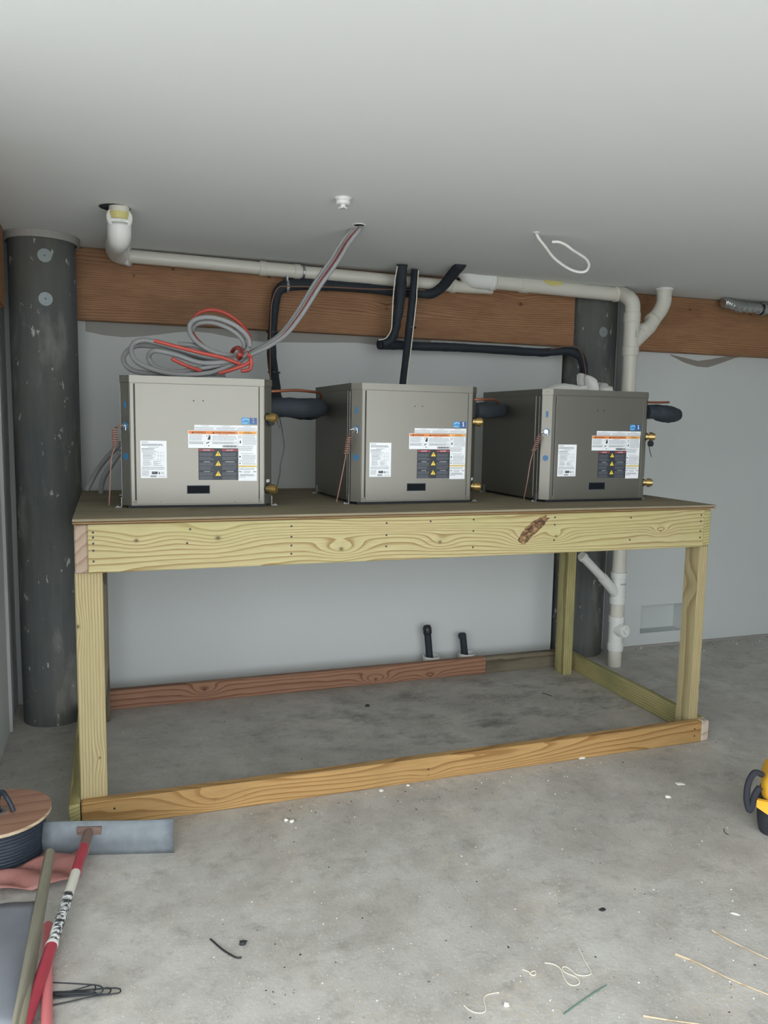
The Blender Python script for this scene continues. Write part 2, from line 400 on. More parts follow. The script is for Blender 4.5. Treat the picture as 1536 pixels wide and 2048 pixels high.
def board(name, a, b, mat, parent, axis='X', bev=0.003, label=None, loc_parent=Vector((0, 0, 0))):
    """box between world corners a, b; mesh runs on local X along the given world axis"""
    a, b = Vector(a), Vector(b); c = (a+b)/2; d = b-a
    if axis == 'X': ln, wy, wz, rot, off = d.x, d.y, d.z, (0, 0, 0), Vector((-d.x/2, 0, 0))
    elif axis == 'Y': ln, wy, wz, rot, off = d.y, d.x, d.z, (0, 0, math.pi/2), Vector((0, -d.y/2, 0))
    else: ln, wy, wz, rot, off = d.z, d.y, d.x, (0, -math.pi/2, 0), Vector((0, 0, -d.z/2))
    mb = MB(); mb.box((0, -abs(wy)/2, -abs(wz)/2), (ln, abs(wy)/2, abs(wz)/2), mat, bev=bev)
    return mb.build(name, parent, c+off-loc_parent, rot, label)
_TXT = {}
def text_geo(body):
    if body in _TXT: return _TXT[body]
    cu = bpy.data.curves.new('t', 'FONT'); cu.body = body; cu.size = 1.0; cu.resolution_u = 2
    o = bpy.data.objects.new('t', cu); COL.objects.link(o); bpy.context.view_layer.update()
    me = bpy.data.meshes.new_from_object(o.evaluated_get(bpy.context.evaluated_depsgraph_get()))
    vs = [v.co.copy() for v in me.vertices]; fs = [tuple(p.vertices) for p in me.polygons]
    bpy.data.objects.remove(o); bpy.data.curves.remove(cu); bpy.data.meshes.remove(me)
    w = max(v.x for v in vs); _TXT[body] = (vs, fs, w, min(v.x for v in vs)); return _TXT[body]

# ================================================================== SETTING
CZ = 2.06; WY = 1.27; LX = -0.31
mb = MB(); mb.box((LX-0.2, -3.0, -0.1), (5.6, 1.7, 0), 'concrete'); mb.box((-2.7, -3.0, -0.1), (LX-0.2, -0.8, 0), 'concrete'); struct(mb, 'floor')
mb = MB(); mb.box((LX-0.2, -3.0, CZ), (5.6, 1.7, CZ+0.12), 'ceiling_paint'); mb.box((-2.7, -3.0, CZ), (LX-0.2, -0.8, CZ+0.12), 'ceiling_paint'); struct(mb, 'ceiling')
mb = MB(); mb.box((LX-0.12, WY, 0), (2.487, WY+0.10, 1.76), 'wall_paint'); mb.box((LX-0.12, WY, 1.76), (2.487, WY+0.10, CZ), 'wall_paint')
mb.box((LX-0.12, WY+0.26, 0), (5.6, WY+0.3, CZ), 'dark_void')
nx0, nx1, nz0, nz1 = 3.10, 3.42, 0.084, 0.254; Y0, Y1 = WY, WY+0.10
mb.box((2.835, Y0, 0.012), (nx0, Y1, CZ), 'wall_paint'); mb.box((nx1, Y0, 0.012), (5.6, Y1, CZ), 'wall_paint')
mb.box((nx0, Y0, 0.012), (nx1, Y1, nz0), 'wall_paint'); mb.box((nx0, Y0, nz1), (nx1, Y1, CZ), 'wall_paint')
mb.box((nx0-0.02, Y1, nz0-0.02), (nx1+0.02, Y1+0.01, nz1+0.02), 'wall_paint')
struct(mb, 'wall_back')
mb = MB(); mb.box((LX-0.12, 0.17, 0), (LX, WY, CZ), 'wall_paint'); mb.box((LX-0.19, -0.8, 0), (LX-0.121, 0.25, CZ), 'wall_paint'); struct(mb, 'wall_left')
mb = MB(); mb.box((5.5, -3.0, 0), (5.6, WY, CZ), 'wall_paint'); struct(mb, 'wall_right')
mb = MB(); mb.box((2.75, -3.1, 0), (5.6, -3.0, CZ), 'wall_paint'); struct(mb, 'wall_front_added')  # unseen wall added to narrow the opening and darken the right unit's reflection
mb = MB(); mb.box((-30, -30, -0.16), (30, 12, -0.1), 'pavement'); struct(mb, 'ground')
# ledge of rough slab edge at the right wall foot, corner bead beside the far pole, bead on left wall
mb = MB(); mb.box((2.84, WY-0.015, 0), (5.5, WY, 0.012), 'joint_compound'); struct(mb, 'trim_1')
mb = MB(); mb.box((2.838, 1.185, 0), (2.852, WY-0.001, 2.05), 'paint_primer_edge'); mb.box((2.852, WY-0.012, 0), (2.90, WY-0.001, 1.74), 'wall_paint'); struct(mb, 'trim_2')
mb = MB(); mb.box((LX, 0.93, 0), (LX+0.012, 0.965, 1.74), 'paint_primer_edge'); struct(mb, 'trim_3')
# unpainted joint compound band under the beam (irregular lower edge) and torn paper
def patch(name, top, bot, mat, y0=WY, th=0.002):
    n = len(top); mb = MB(); vs = []
    for y in (y0-th, y0+0.001):
        vs += [(x, y, z) for x, z in top] + [(x, y, z) for x, z in bot]
    k = 2*n; fs = []
    for i in range(n-1):
        fs.append((i, n+i, n+i+1, i+1)); fs.append((k+i, k+i+1, k+n+i+1, k+n+i))
        fs.append((i, i+1, k+i+1, k+i)); fs.append((n+i, k+n+i, k+n+i+1, n+i+1))
    fs += [(0, k, k+n, n), (n-1, 2*n-1, k+2*n-1, k+n-1)]
    mb.add(vs, fs, mat); return mb
xs = [0.02+i*0.08 for i in range(22)]
o = struct(patch('c', [(x, 1.752) for x in xs], [(x, 1.752-0.045-0.018*noise.noise(Vector((x*3, 0, 0)))-0.012*math.sin(x*9)) for x in xs], 'joint_compound'), 'trim_4')
tp = [(1340, 709), (1370, 716), (1395, 722), (1420, 719), (1450, 713), (1480, 714)]; bt = [(1341, 711), (1368, 725), (1393, 733), (1415, 735), (1440, 727), (1470, 716)]
struct(patch('c', [tuple(at(x, y, 'Y', WY)[i] for i in (0, 2)) for x, y in tp], [tuple(at(x, y, 'Y', WY)[i] for i in (0, 2)) for x, y in bt], 'torn_paper'), 'trim_5')

# ================================================================== BEAM AND POLES
BY0, BY1, BZ0 = 1.205, 1.268, 1.748
def beam(x0, x1, label, part=0):
    o = board('timber_beam', (x0, BY0, BZ0), (x1, BY1, CZ-0.002), 'beam_wood', None, 'X', 0.004); return tag(o, label, 'beam')
beam(-0.02, 2.515, 'long brown timber beam along the back wall between the two poles')
beam(2.854, 5.45, 'brown timber beam right of the far pole above the wall recess')
o = board('timber_beam', (LX+0.001, -0.2, BZ0), (LX+0.04, 0.955, CZ-0.002), 'beam_wood', None, 'Y', 0.004)
tag(o, 'weathered beam on the left wall in front of the near pole', 'beam')
def pole(cx, cy, r, label, bolts, seed):
    t = thing('timber_pole', (cx, cy, 0), label, 'pole'); mb = MB(); n = 40; k = 30; vs = []; fs = []
    for i in range(k+1):
        z = (CZ-0.001)*i/k
        for j in range(n):
            a = 2*math.pi*j/n
            rr = r*(1+0.012*noise.noise(Vector((math.cos(a)*2+seed, math.sin(a)*2, z*1.5)))+0.006*noise.noise(Vector((math.cos(a)*9, math.sin(a)*9+seed, z*2))))
            vs.append((rr*math.cos(a), rr*math.sin(a), z))
    for i in range(k):
        for j in range(n): fs.append((i*n+j, i*n+(j+1) % n, (i+1)*n+(j+1) % n, (i+1)*n+j))
    fs2 = [tuple(range(n-1, -1, -1)), tuple(k*n+j for j in range(n))]
    mb.add(vs, fs, 'pole_wood', True); mb.add(vs, fs2, 'pole_wood'); mb.build('shaft', t)
    for px, py in bolts:
        # point on the pole's surface along the measured ray
        d = fw+RT*((px-768)/F)-UP*((py-1024)/F); ox, oy = CP.x-cx, CP.y-cy
        A = d.x*d.x+d.y*d.y; B = 2*(ox*d.x+oy*d.y); C = ox*ox+oy*oy-r*r
        tt = (-B-math.sqrt(B*B-4*A*C))/(2*A); P = CP+d*tt-Vector((cx, cy, 0)); nrm = Vector((P.x, P.y, 0)).normalized()
        b = MB(); b.cyl(P-nrm*0.006, P+nrm*0.004, 0.027, 'bolt_plate', 24); b.sphere(P+nrm*0.004, 0.004, 'bolt_plate', 8, scale=(1, 1, 1)); b.build('bolt_washer', t)
    return t
PL = pole(-0.138, 1.068, 0.131, 'round dark timber pole in the left corner with two bolt washers', [(89, 511), (91, 598)], 1)
PR = pole(2.682, 1.335, 0.160, 'round dark timber pole behind the right unit, beside the white drain', [(1206, 664)], 5)
mb = MB(); mb.ring((0, 0, CZ-0.030), (0, 0, CZ-0.001), 0.148, 0.137, 'joint_compound', 40); mb.build('ceiling_collar', PL, label='pale plaster collar where the pole meets the ceiling')

# ================================================================== STAND
H = 1.007
T = thing('work_stand', (0, 0, 0), 'long treated lumber stand with plywood top carrying the three units', 'stand')
AZ0, AZ1 = 0.8343, 0.989
board('front_apron', (0.0385, 0.0, AZ0), (2.402, 0.038, AZ1), 'treated_apron', T, 'X', 0.003, 'pale green-yellow front board with knots')
board('end_apron', (0.0, 0.0, AZ0), (0.038, 1.0, AZ1), 'end_grain_grey', T, 'Y', 0.004)
board('end_apron', (2.4025, 0.001, AZ0+0.002), (2.44, 1.0, AZ1), 'treated_leg_green', T, 'Y', 0.007)
board('back_apron', (0.0385, 0.962, AZ0), (2.402, 1.0, AZ1), 'treated_apron', T, 'X')
for x in (0.68, 1.02, 1.36, 1.70, 2.04):
    board('joist', (x-0.019, 0.0385, AZ0), (x+0.019, 0.9615, AZ1), 'treated_leg', T, 'Y')
LG = 'treated_leg'
board('leg', (-0.003, 0.028, 0), (0.080, 0.066, AZ0-0.001), LG, T, 'Z')
board('leg', (2.412, 0.028, 0), (2.456, 0.116, AZ0-0.001), LG, T, 'Z')
board('leg', (0.02, 0.93, 0), (0.090, 1.019, AZ0-0.001), 'weathered_plate', T, 'Z', 0.006, 'rough barked rear left leg')
board('leg', (2.362, 0.93, 0), (2.415, 1.019, AZ0-0.001), 'treated_leg_green', T, 'Z', 0.003)
board('front_bottom_rail', (0.0, -0.011, 0.0), (2.4465, 0.0275, 0.089), 'amber_plate', T, 'X', 0.003, 'amber brown front bottom rail')
board('side_bottom_rail', (-0.038, -0.011, 0.0), (-0.0035, 0.93, 0.089), 'treated_leg_green', T, 'Y')
board('side_bottom_rail', (2.4575, 0.03, 0.0), (2.4955, 1.073, 0.089), 'treated_leg_green', T, 'Y')
board('rail_end_block', (2.447, -0.011, 0.0), (2.485, 0.0275, 0.089), 'end_grain_white', T, 'Y', 0.005, 'whitish sawn end of the side rail')
board('back_bottom_rail', (0.01, 1.0745, 0.0), (1.98, 1.112, 0.089), 'reddish_plate', T, 'X', 0.003, 'reddish brown rear bottom rail')
board('back_bottom_rail', (1.981, 1.0745, 0.0), (2.4955, 1.112, 0.089), 'weathered_plate', T, 'X', 0.003, 'grey weathered end of the rear rail')
# plywood: face sheet, core plies, a delaminated lower ply ending short of the right end
board('plywood_sheet', (-0.004, -0.012, 0.999), (2.446, 1.01, H), 'plywood_face', T, 'X', 0.0008, 'grey brown weathered plywood top')
board('plywood_ply', (-0.004, -0.008, 0.9955), (2.440, 1.01, 0.9989), 'plywood_ply_dark', T, 'X', 0.0004)
board('plywood_ply', (-0.003, -0.013, 0.9925), (2.445, 1.01, 0.9954), 'plywood_ply_light', T, 'X', 0.0004)
board('plywood_ply', (-0.003, -0.009, 0.9892), (2.045, 1.01, 0.9924), 'plywood_ply_dark', T, 'X', 0.0004)
# nails
mb = MB()
for x, z in [(0.055, .963), (0.055, .947), (0.055, .928), (0.055, .906), (0.055, .872), (.683, .966), (.683, .93), (.683, .90), (.683, .872), (1.023, .968), (1.023, .925), (1.023, .885), (1.36, .972), (1.36, .93), (1.36, .87), (1.70, .972), (1.70, .944), (1.70, .885), (2.043, .963), (2.043, .875), (2.384, .965), (2.384, .94), (2.384, .90), (2.384, .873), (.34, .92), (.35, .965), (1.19, .97)]:
    mb.cyl((x, -0.0006, z), (x, 0.002, z), 0.0036, 'ink_black', 8)
for x, z in [(0.10, 0.06), (2.41, 0.06), (2.41, 0.03), (1.2, 0.045)]: mb.cyl((x, -0.0116, z), (x, -0.009, z), 0.0035, 'ink_black', 8)
mb.build('nail_heads', T, kind='stuff')
# bark scar in the apron: a recessed ragged wound with raised bark
def scar():
    mb = MB(); pts = [(1036, 1082), (1040, 1070), (1050, 1056), (1062, 1045), (1075, 1036), (1092, 1031), (1098, 1037), (1088, 1052), (1074, 1064), (1062, 1075), (1052, 1086), (1044, 1090)]
    P = []
    for i in range(len(pts)):
        a_, b_ = at(*pts[i], 'Y', 0), at(*pts[(i+1) % len(pts)], 'Y', 0); P += [a_, a_.lerp(b_, .33), a_.lerp(b_, .66)]
    c = sum(P, Vector())/len(P); n = len(P)
    vs = []; 
    for q, sc, yy in ((0, 1.0, 0.0005), (1, 0.96, -0.0012), (2, 0.6, -0.0022), (3, 0.25, -0.001)):
        for i, p in enumerate(P):
            w = c+(p-c)*sc*(1+(.22*noise.noise(Vector((i*1.7, 2, 0))) if q < 2 else 0)); vs.append((w.x, yy-0.0008*noise.noise(Vector((i*3.1, q, 0))), w.z))
    fs = []
    for q in range(3):
        for i in range(n): fs.append((q*n+i, q*n+(i+1) % n, (q+1)*n+(i+1) % n, (q+1)*n+i))
    fs.append(tuple(3*n+i for i in range(n)))
    mb.add(vs, fs, 'bark_scar'); return mb
mt, nt, bs = newmat('bark_scar'); nn = noise_n(nt, objcoord(nt, (38, 38, 90)), 1.0, 6, 0.7)
L(nt, ramp(nt, nn, [(0.40, srgb(52, 36, 28)), (0.5, srgb(112, 84, 58)), (0.62, srgb(160, 132, 92))]), bs.inputs['Base Color']); bs.inputs['Roughness'].default_value = 0.85
scar().build('bark_scar', T, label='dark ragged bark pocket in the front board')

# ================================================================== COMPRESSOR UNITS
UW, UD, UH, UB, UC = 0.5207, 0.5329, 0.4572, 0.010, 0.0312
def unit_meshes():
    parts = []
    # casing: octagon prism (front corners chamfered)
    mb = MB(); e = 0.002
    prof = [(UC, e), (UW-UC, e), (UW, UC), (UW, UD), (0, UD), (0, UC)]
    vs = [(x, y, UB) for x, y in prof]+[(x, y, UH-0.002) for x, y in prof]; n = 6
    mb.add(vs, [tuple(range(n-1, -1, -1)), tuple(n+i for i in range(n))]+[(i, (i+1) % n, n+(i+1) % n, n+i) for i in range(n)], 'cabinet_metal')
    parts.append(('casing', mb, None))
    # base feet
    mb = MB(); mb.box((0.02, 0.012, 0), (UW-0.02, UD-0.012, UB-0.0005), 'black_rubber'); parts.append(('rubber_base', mb, None))
    # top cover with lip
    mb = MB(); o_ = 0.002
    prof2 = [(UC-o_*0.5, -o_+0.001), (UW-UC+o_*0.5, -o_+0.001), (UW+o_, UC-o_*0.5), (UW+o_, UD+o_), (-o_, UD+o_), (-o_, UC-o_*0.5)]
    vs = [(x, y, UH-0.024) for x, y in prof2]+[(x, y, UH) for x, y in prof2]
    mb.add(vs, [tuple(n+i for i in range(n))]+[(i, (i+1) % n, n+(i+1) % n, n+i) for i in range(n)], 'cabinet_metal')
    parts.append(('top_cover', mb, None))
    # front access panel, standing proud between two grooves
    mb = MB(); mb.box((UC+0.017, -0.0012, 0.014), (0.4705, 0.0035, UH-0.0255), 'cabinet_metal', bev=0.0008); parts.append(('front_panel', mb, None))
    mb = MB(); mb.box((UC+0.0125, 0.0005, 0.028), (UC+0.0165, 0.0025, UH-0.028), 'groove_shadow_gap'); parts.append(('panel_groove', mb, None))
    mb = MB(); mb.box((0.4712, 0.0005, 0.028), (0.4727, 0.0025, UH-0.028), 'groove_shadow_gap'); parts.append(('panel_groove', mb, None))
    mb = MB(); mb.box((UC+0.0005, -0.0006, 0.0125), (UC+0.012, 0.0025, UH-0.0255), 'cabinet_metal', bev=0.0005); parts.append(('edge_flange', mb, None))
    mb = MB(); mb.box((0.4732, -0.0006, 0.0125), (UW-UC-0.0005, 0.0025, UH-0.0255), 'cabinet_metal', bev=0.0005); parts.append(('edge_flange', mb, None))
    # left side panel proud of casing, right side panel
    mb = MB(); mb.box((-0.0022, 0.075, 0.018), (0.001, UD-0.004, UH-0.0265), 'cabinet_metal', bev=0.0008); mb.box((-0.0012, UC+0.0185, 0.03), (0.001, UC+0.0200, UH-0.03), 'zinc'); parts.append(('side_panel', mb, None))
    mb = MB(); mb.box((UW-0.001, 0.05, 0.018), (UW+0.002, UD-0.004, UH-0.0265), 'cabinet_metal', bev=0.0008); parts.append(('side_panel', mb, None))
    # corner posts on the chamfers
    s2 = math.sqrt(0.5); cl = UC*math.sqrt(2)
    ML = Matrix(((s2, s2, 0, 0), (-s2, s2, 0, UC), (0, 0, 1, 0), (0, 0, 0, 1)))   # local x along chamfer from left edge, -y outwards
    MR = Matrix(((s2, -s2, 0, UW-UC), (s2, s2, 0, 0), (0, 0, 1, 0), (0, 0, 0, 1)))
    for M_ in (ML, MR):
        mb = MB(); mb.box((0.001, 0.0000, UB+0.001), (cl-0.001, 0.004, UH-0.0245), 'cabinet_metal', M_ @ Matrix.Translation((0, -0.0004, 0)), bev=0.0006)
        mb.cyl(M_ @ Vector((cl/2, -0.003, UH-0.012)), M_ @ Vector((cl/2, 0.002, UH-0.012)), 0.0030, 'dull_screw', 10)
        parts.append(('corner_post', mb, None))
    # dots, screws
    for x, z in ((0.244, 0.3753), (0.2764, 0.376)): mb = MB(); mb.cyl((x, -0.0016, z), (x, 0.0, z), 0.0026, 'ink_black', 8); parts.append(('panel_hole', mb, None))
    for x, z in ((0.0388, 0.0223), (0.1296, 0.0224), (0.3843, 0.0200), (0.4800, 0.02)): mb = MB(); mb.cyl((x, -0.003, z), (x, 0.0, z), 0.0034, 'dull_screw', 10); parts.append(('screw', mb, None))
    # slot plate
    mb = MB(); mb.box((0.2182, -0.0016, 0.0500), (0.2968, 0.0, 0.0790), 'dark_access_plate'); mb.box((0.2212, -0.0020, 0.0530), (0.2938, -0.0010, 0.0760), 'slot_black')
    parts.append(('access_slot', mb, 'dark rectangular slot plate low on the front'))
    # ---- printed labels
    yb = -0.0018
    def lab(x0, z0, x1, z1, mat='sticker_white'):
        mb = MB(); mb.box((x0, yb, z0), (x1, -0.0010, z1), mat); return mb
    def q(mb, x0, z0, x1, z1, mat, lvl=1):
        y = yb-0.00025*lvl; mb.add([(x0, y, z0), (x1, y, z0), (x1, y, z1), (x0, y, z1)], [(0, 1, 2, 3)], mat)
    rnd = random.Random(3)
    def lines(mb, x0, z0, x1, z1, nl, mat, fill=0.62, ragged=0.25, lvl=2):
        st = (z1-z0)/nl
        for i in range(nl):
            zt = z1-i*st; x = x0; xe = x1-(rnd.random()*ragged*(x1-x0))
            while x < xe-0.001:
                w = rnd.uniform(0.0018, 0.0065); xx = min(x+w, xe); q(mb, x, zt-st*fill, xx, zt-st*0.18, mat, lvl); x = xx+0.0011
    def txt(mb, body, xc, z, h, mat, maxw=None, lvl=3):
        vs, fs, w, x0 = text_geo(body); sx = sz = h/0.70
        if maxw and (w-x0)*sx > maxw: sx = maxw/(w-x0)
        mb.add([(xc+(v.x-x0-(w-x0)/2)*sx, yb-0.00025*lvl, z+v.y*sz) for v in vs], fs, mat)
    def tri(mb, xc, zb, h, mat, lvl=3):
        y = yb-0.00025*lvl; mb.add([(xc-h*0.58, y, zb), (xc+h*0.58, y, zb), (xc, y, zb+h)], [(0, 1, 2)], mat)
    # rating plate
    mb = lab(0.0631, 0.1058, 0.1504, 0.2351); x0, x1 = 0.0675, 0.146
    lines(mb, x0, 0.226, 0.090, 0.232, 2, 'ink_grey'); lines(mb, x0, 0.217, x1-0.006, 0.2245, 2, 'ink_black', ragged=0.1)
    lines(mb, 0.09, 0.2105, 0.125, 0.2145, 1, 'ink_grey'); lines(mb, x0, 0.2035, x1-0.03, 0.2095, 2, 'ink_black')
    lines(mb, x0, 0.196, 0.12, 0.203, 2, 'ink_grey')
    for z in (0.195, 0.183, 0.1685): q(mb, x0+0.003, z, x1-0.004, z+0.0006, 'ink_grey')
    for x in (0.122, 0.131, 0.1395): q(mb, x, 0.1685, x+0.0006, 0.195, 'ink_grey')
    lines(mb, x0+0.004, 0.170, 0.118, 0.194, 7, 'ink_grey', ragged=0.5); lines(mb, x0+0.004, 0.148, 0.104, 0.167, 6, 'ink_grey', ragged=0.4)
    lines(mb, 0.106, 0.148, 0.140, 0.165, 5, 'ink_grey', ragged=0.6); lines(mb, x0, 0.134, x1, 0.145, 3, 'ink_grey', ragged=0.1)
    lines(mb, x0, 0.113, 0.094, 0.132, 6, 'ink_grey', ragged=0.3); q(mb, 0.100, 0.1195, 0.119, 0.1285, 'ink_black', 2); lines(mb, 0.102, 0.122, 0.117, 0.127, 1, 'ink_grey', lvl=4)
    q(mb, 0.0955, 0.1095, 0.1155, 0.115, 'ink_grey', 2); q(mb, 0.123, 0.119, 0.1265, 0.127, 'ink_black', 2); lines(mb, 0.129, 0.119, 0.146, 0.127, 3, 'ink_grey'); lines(mb, 0.125, 0.1095, 0.146, 0.1135, 1, 'ink_grey')
    parts.append(('rating_label', mb, 'white rating plate with fine table print'))
    # grey-white caution strip
    mb = lab(0.2452, 0.2745, 0.4656, 0.2920)
    for k in range(3):
        a = 0.2465+k*0.0733; b_ = a+0.0715; txt(mb, 'CAUTION' if k == 0 else 'ATTENTION', (a+b_)/2, 0.2868, 0.0034, 'ink_grey'); lines(mb, a+0.001, 0.2755, b_-0.001, 0.2855, 4, 'ink_grey', ragged=0.1); q(mb, b_, 0.275, b_+0.0004, 0.2915, 'ink_grey')
    parts.append(('caution_strip', mb, 'narrow white strip of fine print'))
    # WARNING / AVERTISSEMENT
    mb = lab(0.2235, 0.2115, 0.3965, 0.2725); q(mb, 0.2250, 0.2605, 0.3955, 0.2710, 'ink_orange', 1)
    tri(mb, 0.2390, 0.2622, 0.0075, 'ink_black'); txt(mb, 'WARNING', 0.2640, 0.2624, 0.0068, 'ink_black', 0.040)
    tri(mb, 0.3110, 0.2622, 0.0075, 'ink_black'); txt(mb, 'AVERTISSEMENT', 0.3520, 0.2624, 0.0068, 'ink_black', 0.070)
    q(mb, 0.2800, 0.2125, 0.2804, 0.2605, 'ink_grey'); q(mb, 0.3050, 0.2125, 0.3054, 0.2605, 'ink_grey'); q(mb, 0.2250, 0.2350, 0.3955, 0.2354, 'ink_grey')
    lines(mb, 0.2275, 0.2370, 0.2790, 0.2590, 6, 'ink_grey', ragged=0.2); lines(mb, 0.2275, 0.2245, 0.2790, 0.2335, 3, 'ink_black', ragged=0.1)
    txt(mb, 'RISQUE DE CHOC', 0.345, 0.2567, 0.0030, 'ink_red'); lines(mb, 0.3075, 0.2370, 0.3945, 0.2555, 5, 'ink_grey', ragged=0.15); lines(mb, 0.3075, 0.2250, 0.3945, 0.2335, 3, 'ink_black', ragged=0.2)
    # pictograms: gloved hand with sparks and falling figure
    for (a, b_, c_, d_) in ((0.291, 0.2405, 0.3000, 0.2470), (0.2935, 0.247, 0.3005, 0.2530), (0.2945, 0.253, 0.2965, 0.258), (0.2975, 0.253, 0.2995, 0.257), (0.286, 0.2505, 0.289, 0.2525), (0.287, 0.2545, 0.290, 0.2565), (0.286, 0.2285, 0.2945, 0.2310), (0.286, 0.2255, 0.2885, 0.2290), (0.2925, 0.2310, 0.2955, 0.2335), (0.2925, 0.2175, 0.2965, 0.2210)): q(mb, a, b_, c_, d_, 'ink_black', 2)
    x = 0.3420
    while x < 0.3935:
        w = rnd.choice((0.0005, 0.0009, 0.0014)); q(mb, x, 0.2140, x+w, 0.2215, 'ink_black', 2); x += w+rnd.choice((0.0005, 0.0008))
    parts.append(('warning_label', mb, 'white label headed WARNING and AVERTISSEMENT on orange'))
    # dark danger panel
    mb = lab(0.2583, 0.0985, 0.3970, 0.2098, 'danger_panel')
    q(mb, 0.2605, 0.2010, 0.3130, 0.2070, 'ink_red'); q(mb, 0.3400, 0.2010, 0.3950, 0.2070, 'ink_red')
    txt(mb, 'DANGER', 0.2868, 0.2022, 0.0042, 'sticker_white'); txt(mb, 'DANGER', 0.3675, 0.2022, 0.0042, 'sticker_white')
    for k, (w1, w2) in enumerate((('', ''), ('WARNING', 'AVERTISSEMENT'), ('CAUTION', 'ATTENTION'))):
        zt = 0.2000-k*0.0345
        if w1:
            txt(mb, w1, 0.2868, zt-0.004, 0.0032, 'sticker_white'); txt(mb, w2, 0.3675, zt-0.004, 0.0032, 'sticker_white')
        for (a, b_) in ((0.2615, 0.3120), (0.3410, 0.3940)):
            lines(mb, a, zt-0.0175, b_, zt-0.0055, 5, 'danger_text', ragged=0.15); lines(mb, a, zt-0.0320, b_, zt-0.0195, 5, 'danger_text', ragged=0.25)
    for k, z in enumerate((0.1840, 0.1490, 0.1130)):
        tri(mb, 0.3265, z, 0.0175, 'ink_yellow', 2)
        if k == 0:
            y = yb-0.001; mb.add([(0.3262, y, z+0.0125), (0.3285, y, z+0.0125), (0.3268, y, z+0.0082), (0.3284, y, z+0.0082), (0.3252, y, z+0.0015), (0.3262, y, z+0.0065), (0.3246, y, z+0.0065)], [(0, 6, 5), (0, 5, 2, 1), (2, 5, 4, 3)], 'ink_black')
        else: q(mb, 0.3257, z+0.0052, 0.3273, z+0.0125, 'ink_black', 4); q(mb, 0.3257, z+0.0020, 0.3273, z+0.0036, 'ink_black', 4)
    parts.append(('danger_label', mb, 'dark label with three yellow warning triangles'))
    # tall right label
    mb = lab(0.3975, 0.0945, 0.4635, 0.2730); q(mb, 0.3990, 0.2615, 0.4620, 0.2715, 'ink_amber')
    txt(mb, 'CAUTION', 0.4300, 0.2673, 0.0036, 'ink_black'); txt(mb, 'AVERTISSEMENT', 0.4320, 0.2625, 0.0034, 'ink_black', 0.044)
    lines(mb, 0.4120, 0.2220, 0.4620, 0.2600, 9, 'ink_grey', ragged=0.15); lines(mb, 0.3990, 0.2010, 0.4620, 0.2200, 5, 'ink_grey', ragged=0.3)
    q(mb, 0.4020, 0.2290, 0.4070, 0.2350, 'ink_black', 2); q(mb, 0.4035, 0.2350, 0.4062, 0.2395, 'ink_black', 2); lines(mb, 0.399, 0.245, 0.410, 0.258, 4, 'ink_grey')
    lines(mb, 0.4050, 0.1905, 0.4590, 0.1945, 1, 'ink_grey'); tri(mb, 0.4030, 0.1790, 0.0070, 'ink_black', 2); lines(mb, 0.4110, 0.1710, 0.4620, 0.1880, 5, 'ink_grey'); lines(mb, 0.3990, 0.1630, 0.4620, 0.1700, 2, 'ink_grey')
    tri(mb, 0.4030, 0.1555, 0.0055, 'ink_black', 2); lines(mb, 0.4110, 0.1520, 0.4620, 0.1615, 3, 'ink_grey'); q(mb, 0.3975, 0.1440, 0.4635, 0.1500, 'ink_yellow'); lines(mb, 0.4020, 0.1450, 0.4600, 0.1495, 1, 'ink_grey', lvl=3)
    lines(mb, 0.3990, 0.1330, 0.4580, 0.1420, 2, 'ink_grey'); q(mb, 0.3990, 0.1265, 0.4100, 0.1285, 'ink_black', 2); q(mb, 0.4500, 0.1265, 0.4610, 0.1285, 'ink_black', 2)
    lines(mb, 0.4160, 0.1215, 0.4440, 0.1305, 2, 'ink_grey'); lines(mb, 0.4020, 0.1110, 0.4560, 0.1190, 2, 'ink_black', ragged=0.1); lines(mb, 0.3990, 0.1060, 0.4250, 0.1100, 1, 'ink_grey')
    parts.append(('service_label', mb, 'tall white label with amber header'))
    # two blue square stickers
    mb = lab(0.4093, 0.2962, 0.4360, 0.3200, 'sticker_blue')
    for k in range(9):   # white sweep
        a = k/8; x = 0.4115+a*0.021; z = 0.3085+0.005*math.sin(a*2.8)+0.002; q(mb, x, z-0.0008, x+0.003, z+0.0010, 'sticker_white', 2)
    lines(mb, 0.4115, 0.2985, 0.434, 0.3025, 1, 'sticker_white'); parts.append(('blue_sticker', mb, 'sky blue square sticker'))
    mb = lab(0.4379, 0.2962, 0.4637, 0.3200, 'sticker_navy'); txt(mb, 'S', 0.4508, 0.3025, 0.0150, 'sticker_white'); txt(mb, 'S', 0.4514, 0.3022, 0.0150, 'sticker_white'); q(mb, 0.4500, 0.3008, 0.4516, 0.3190, 'sticker_white', 2); lines(mb, 0.4395, 0.2980, 0.462, 0.3010, 1, 'sticker_blue')
    parts.append(('blue_sticker', mb, 'navy sticker with a white S'))
    # things on left chamfer: blue rectangle, conduit nut, blue disc
    mb = MB(); mb.box((cl/2-0.0045, -0.0018, 0.344), (cl/2+0.0045, 0.0, 0.368), 'disc_blue', ML); parts.append(('blue_plug', mb, None))
    mb = MB(); mb.cyl(ML @ Vector((cl/2, -0.002, 0.1796)), ML @ Vector((cl/2, 0.0, 0.1796)), 0.0115, 'disc_blue', 24); parts.append(('knockout_plug', mb, 'round blue knockout plug'))
    mb = MB(); k = Vector((cl/2, 0, 0.286)); mb.cyl(ML @ (k+Vector((0, -0.004, 0))), ML @ k, 0.0125, 'disc_blue', 24); mb.cyl(ML @ (k+Vector((0, -0.008, 0))), ML @ (k+Vector((0, -0.004, 0))), 0.0095, 'chrome', 6)
    mb.cyl(ML @ (k+Vector((0, -0.018, 0))), ML @ (k+Vector((0, -0.008, 0))), 0.0065, 'chrome', 12)
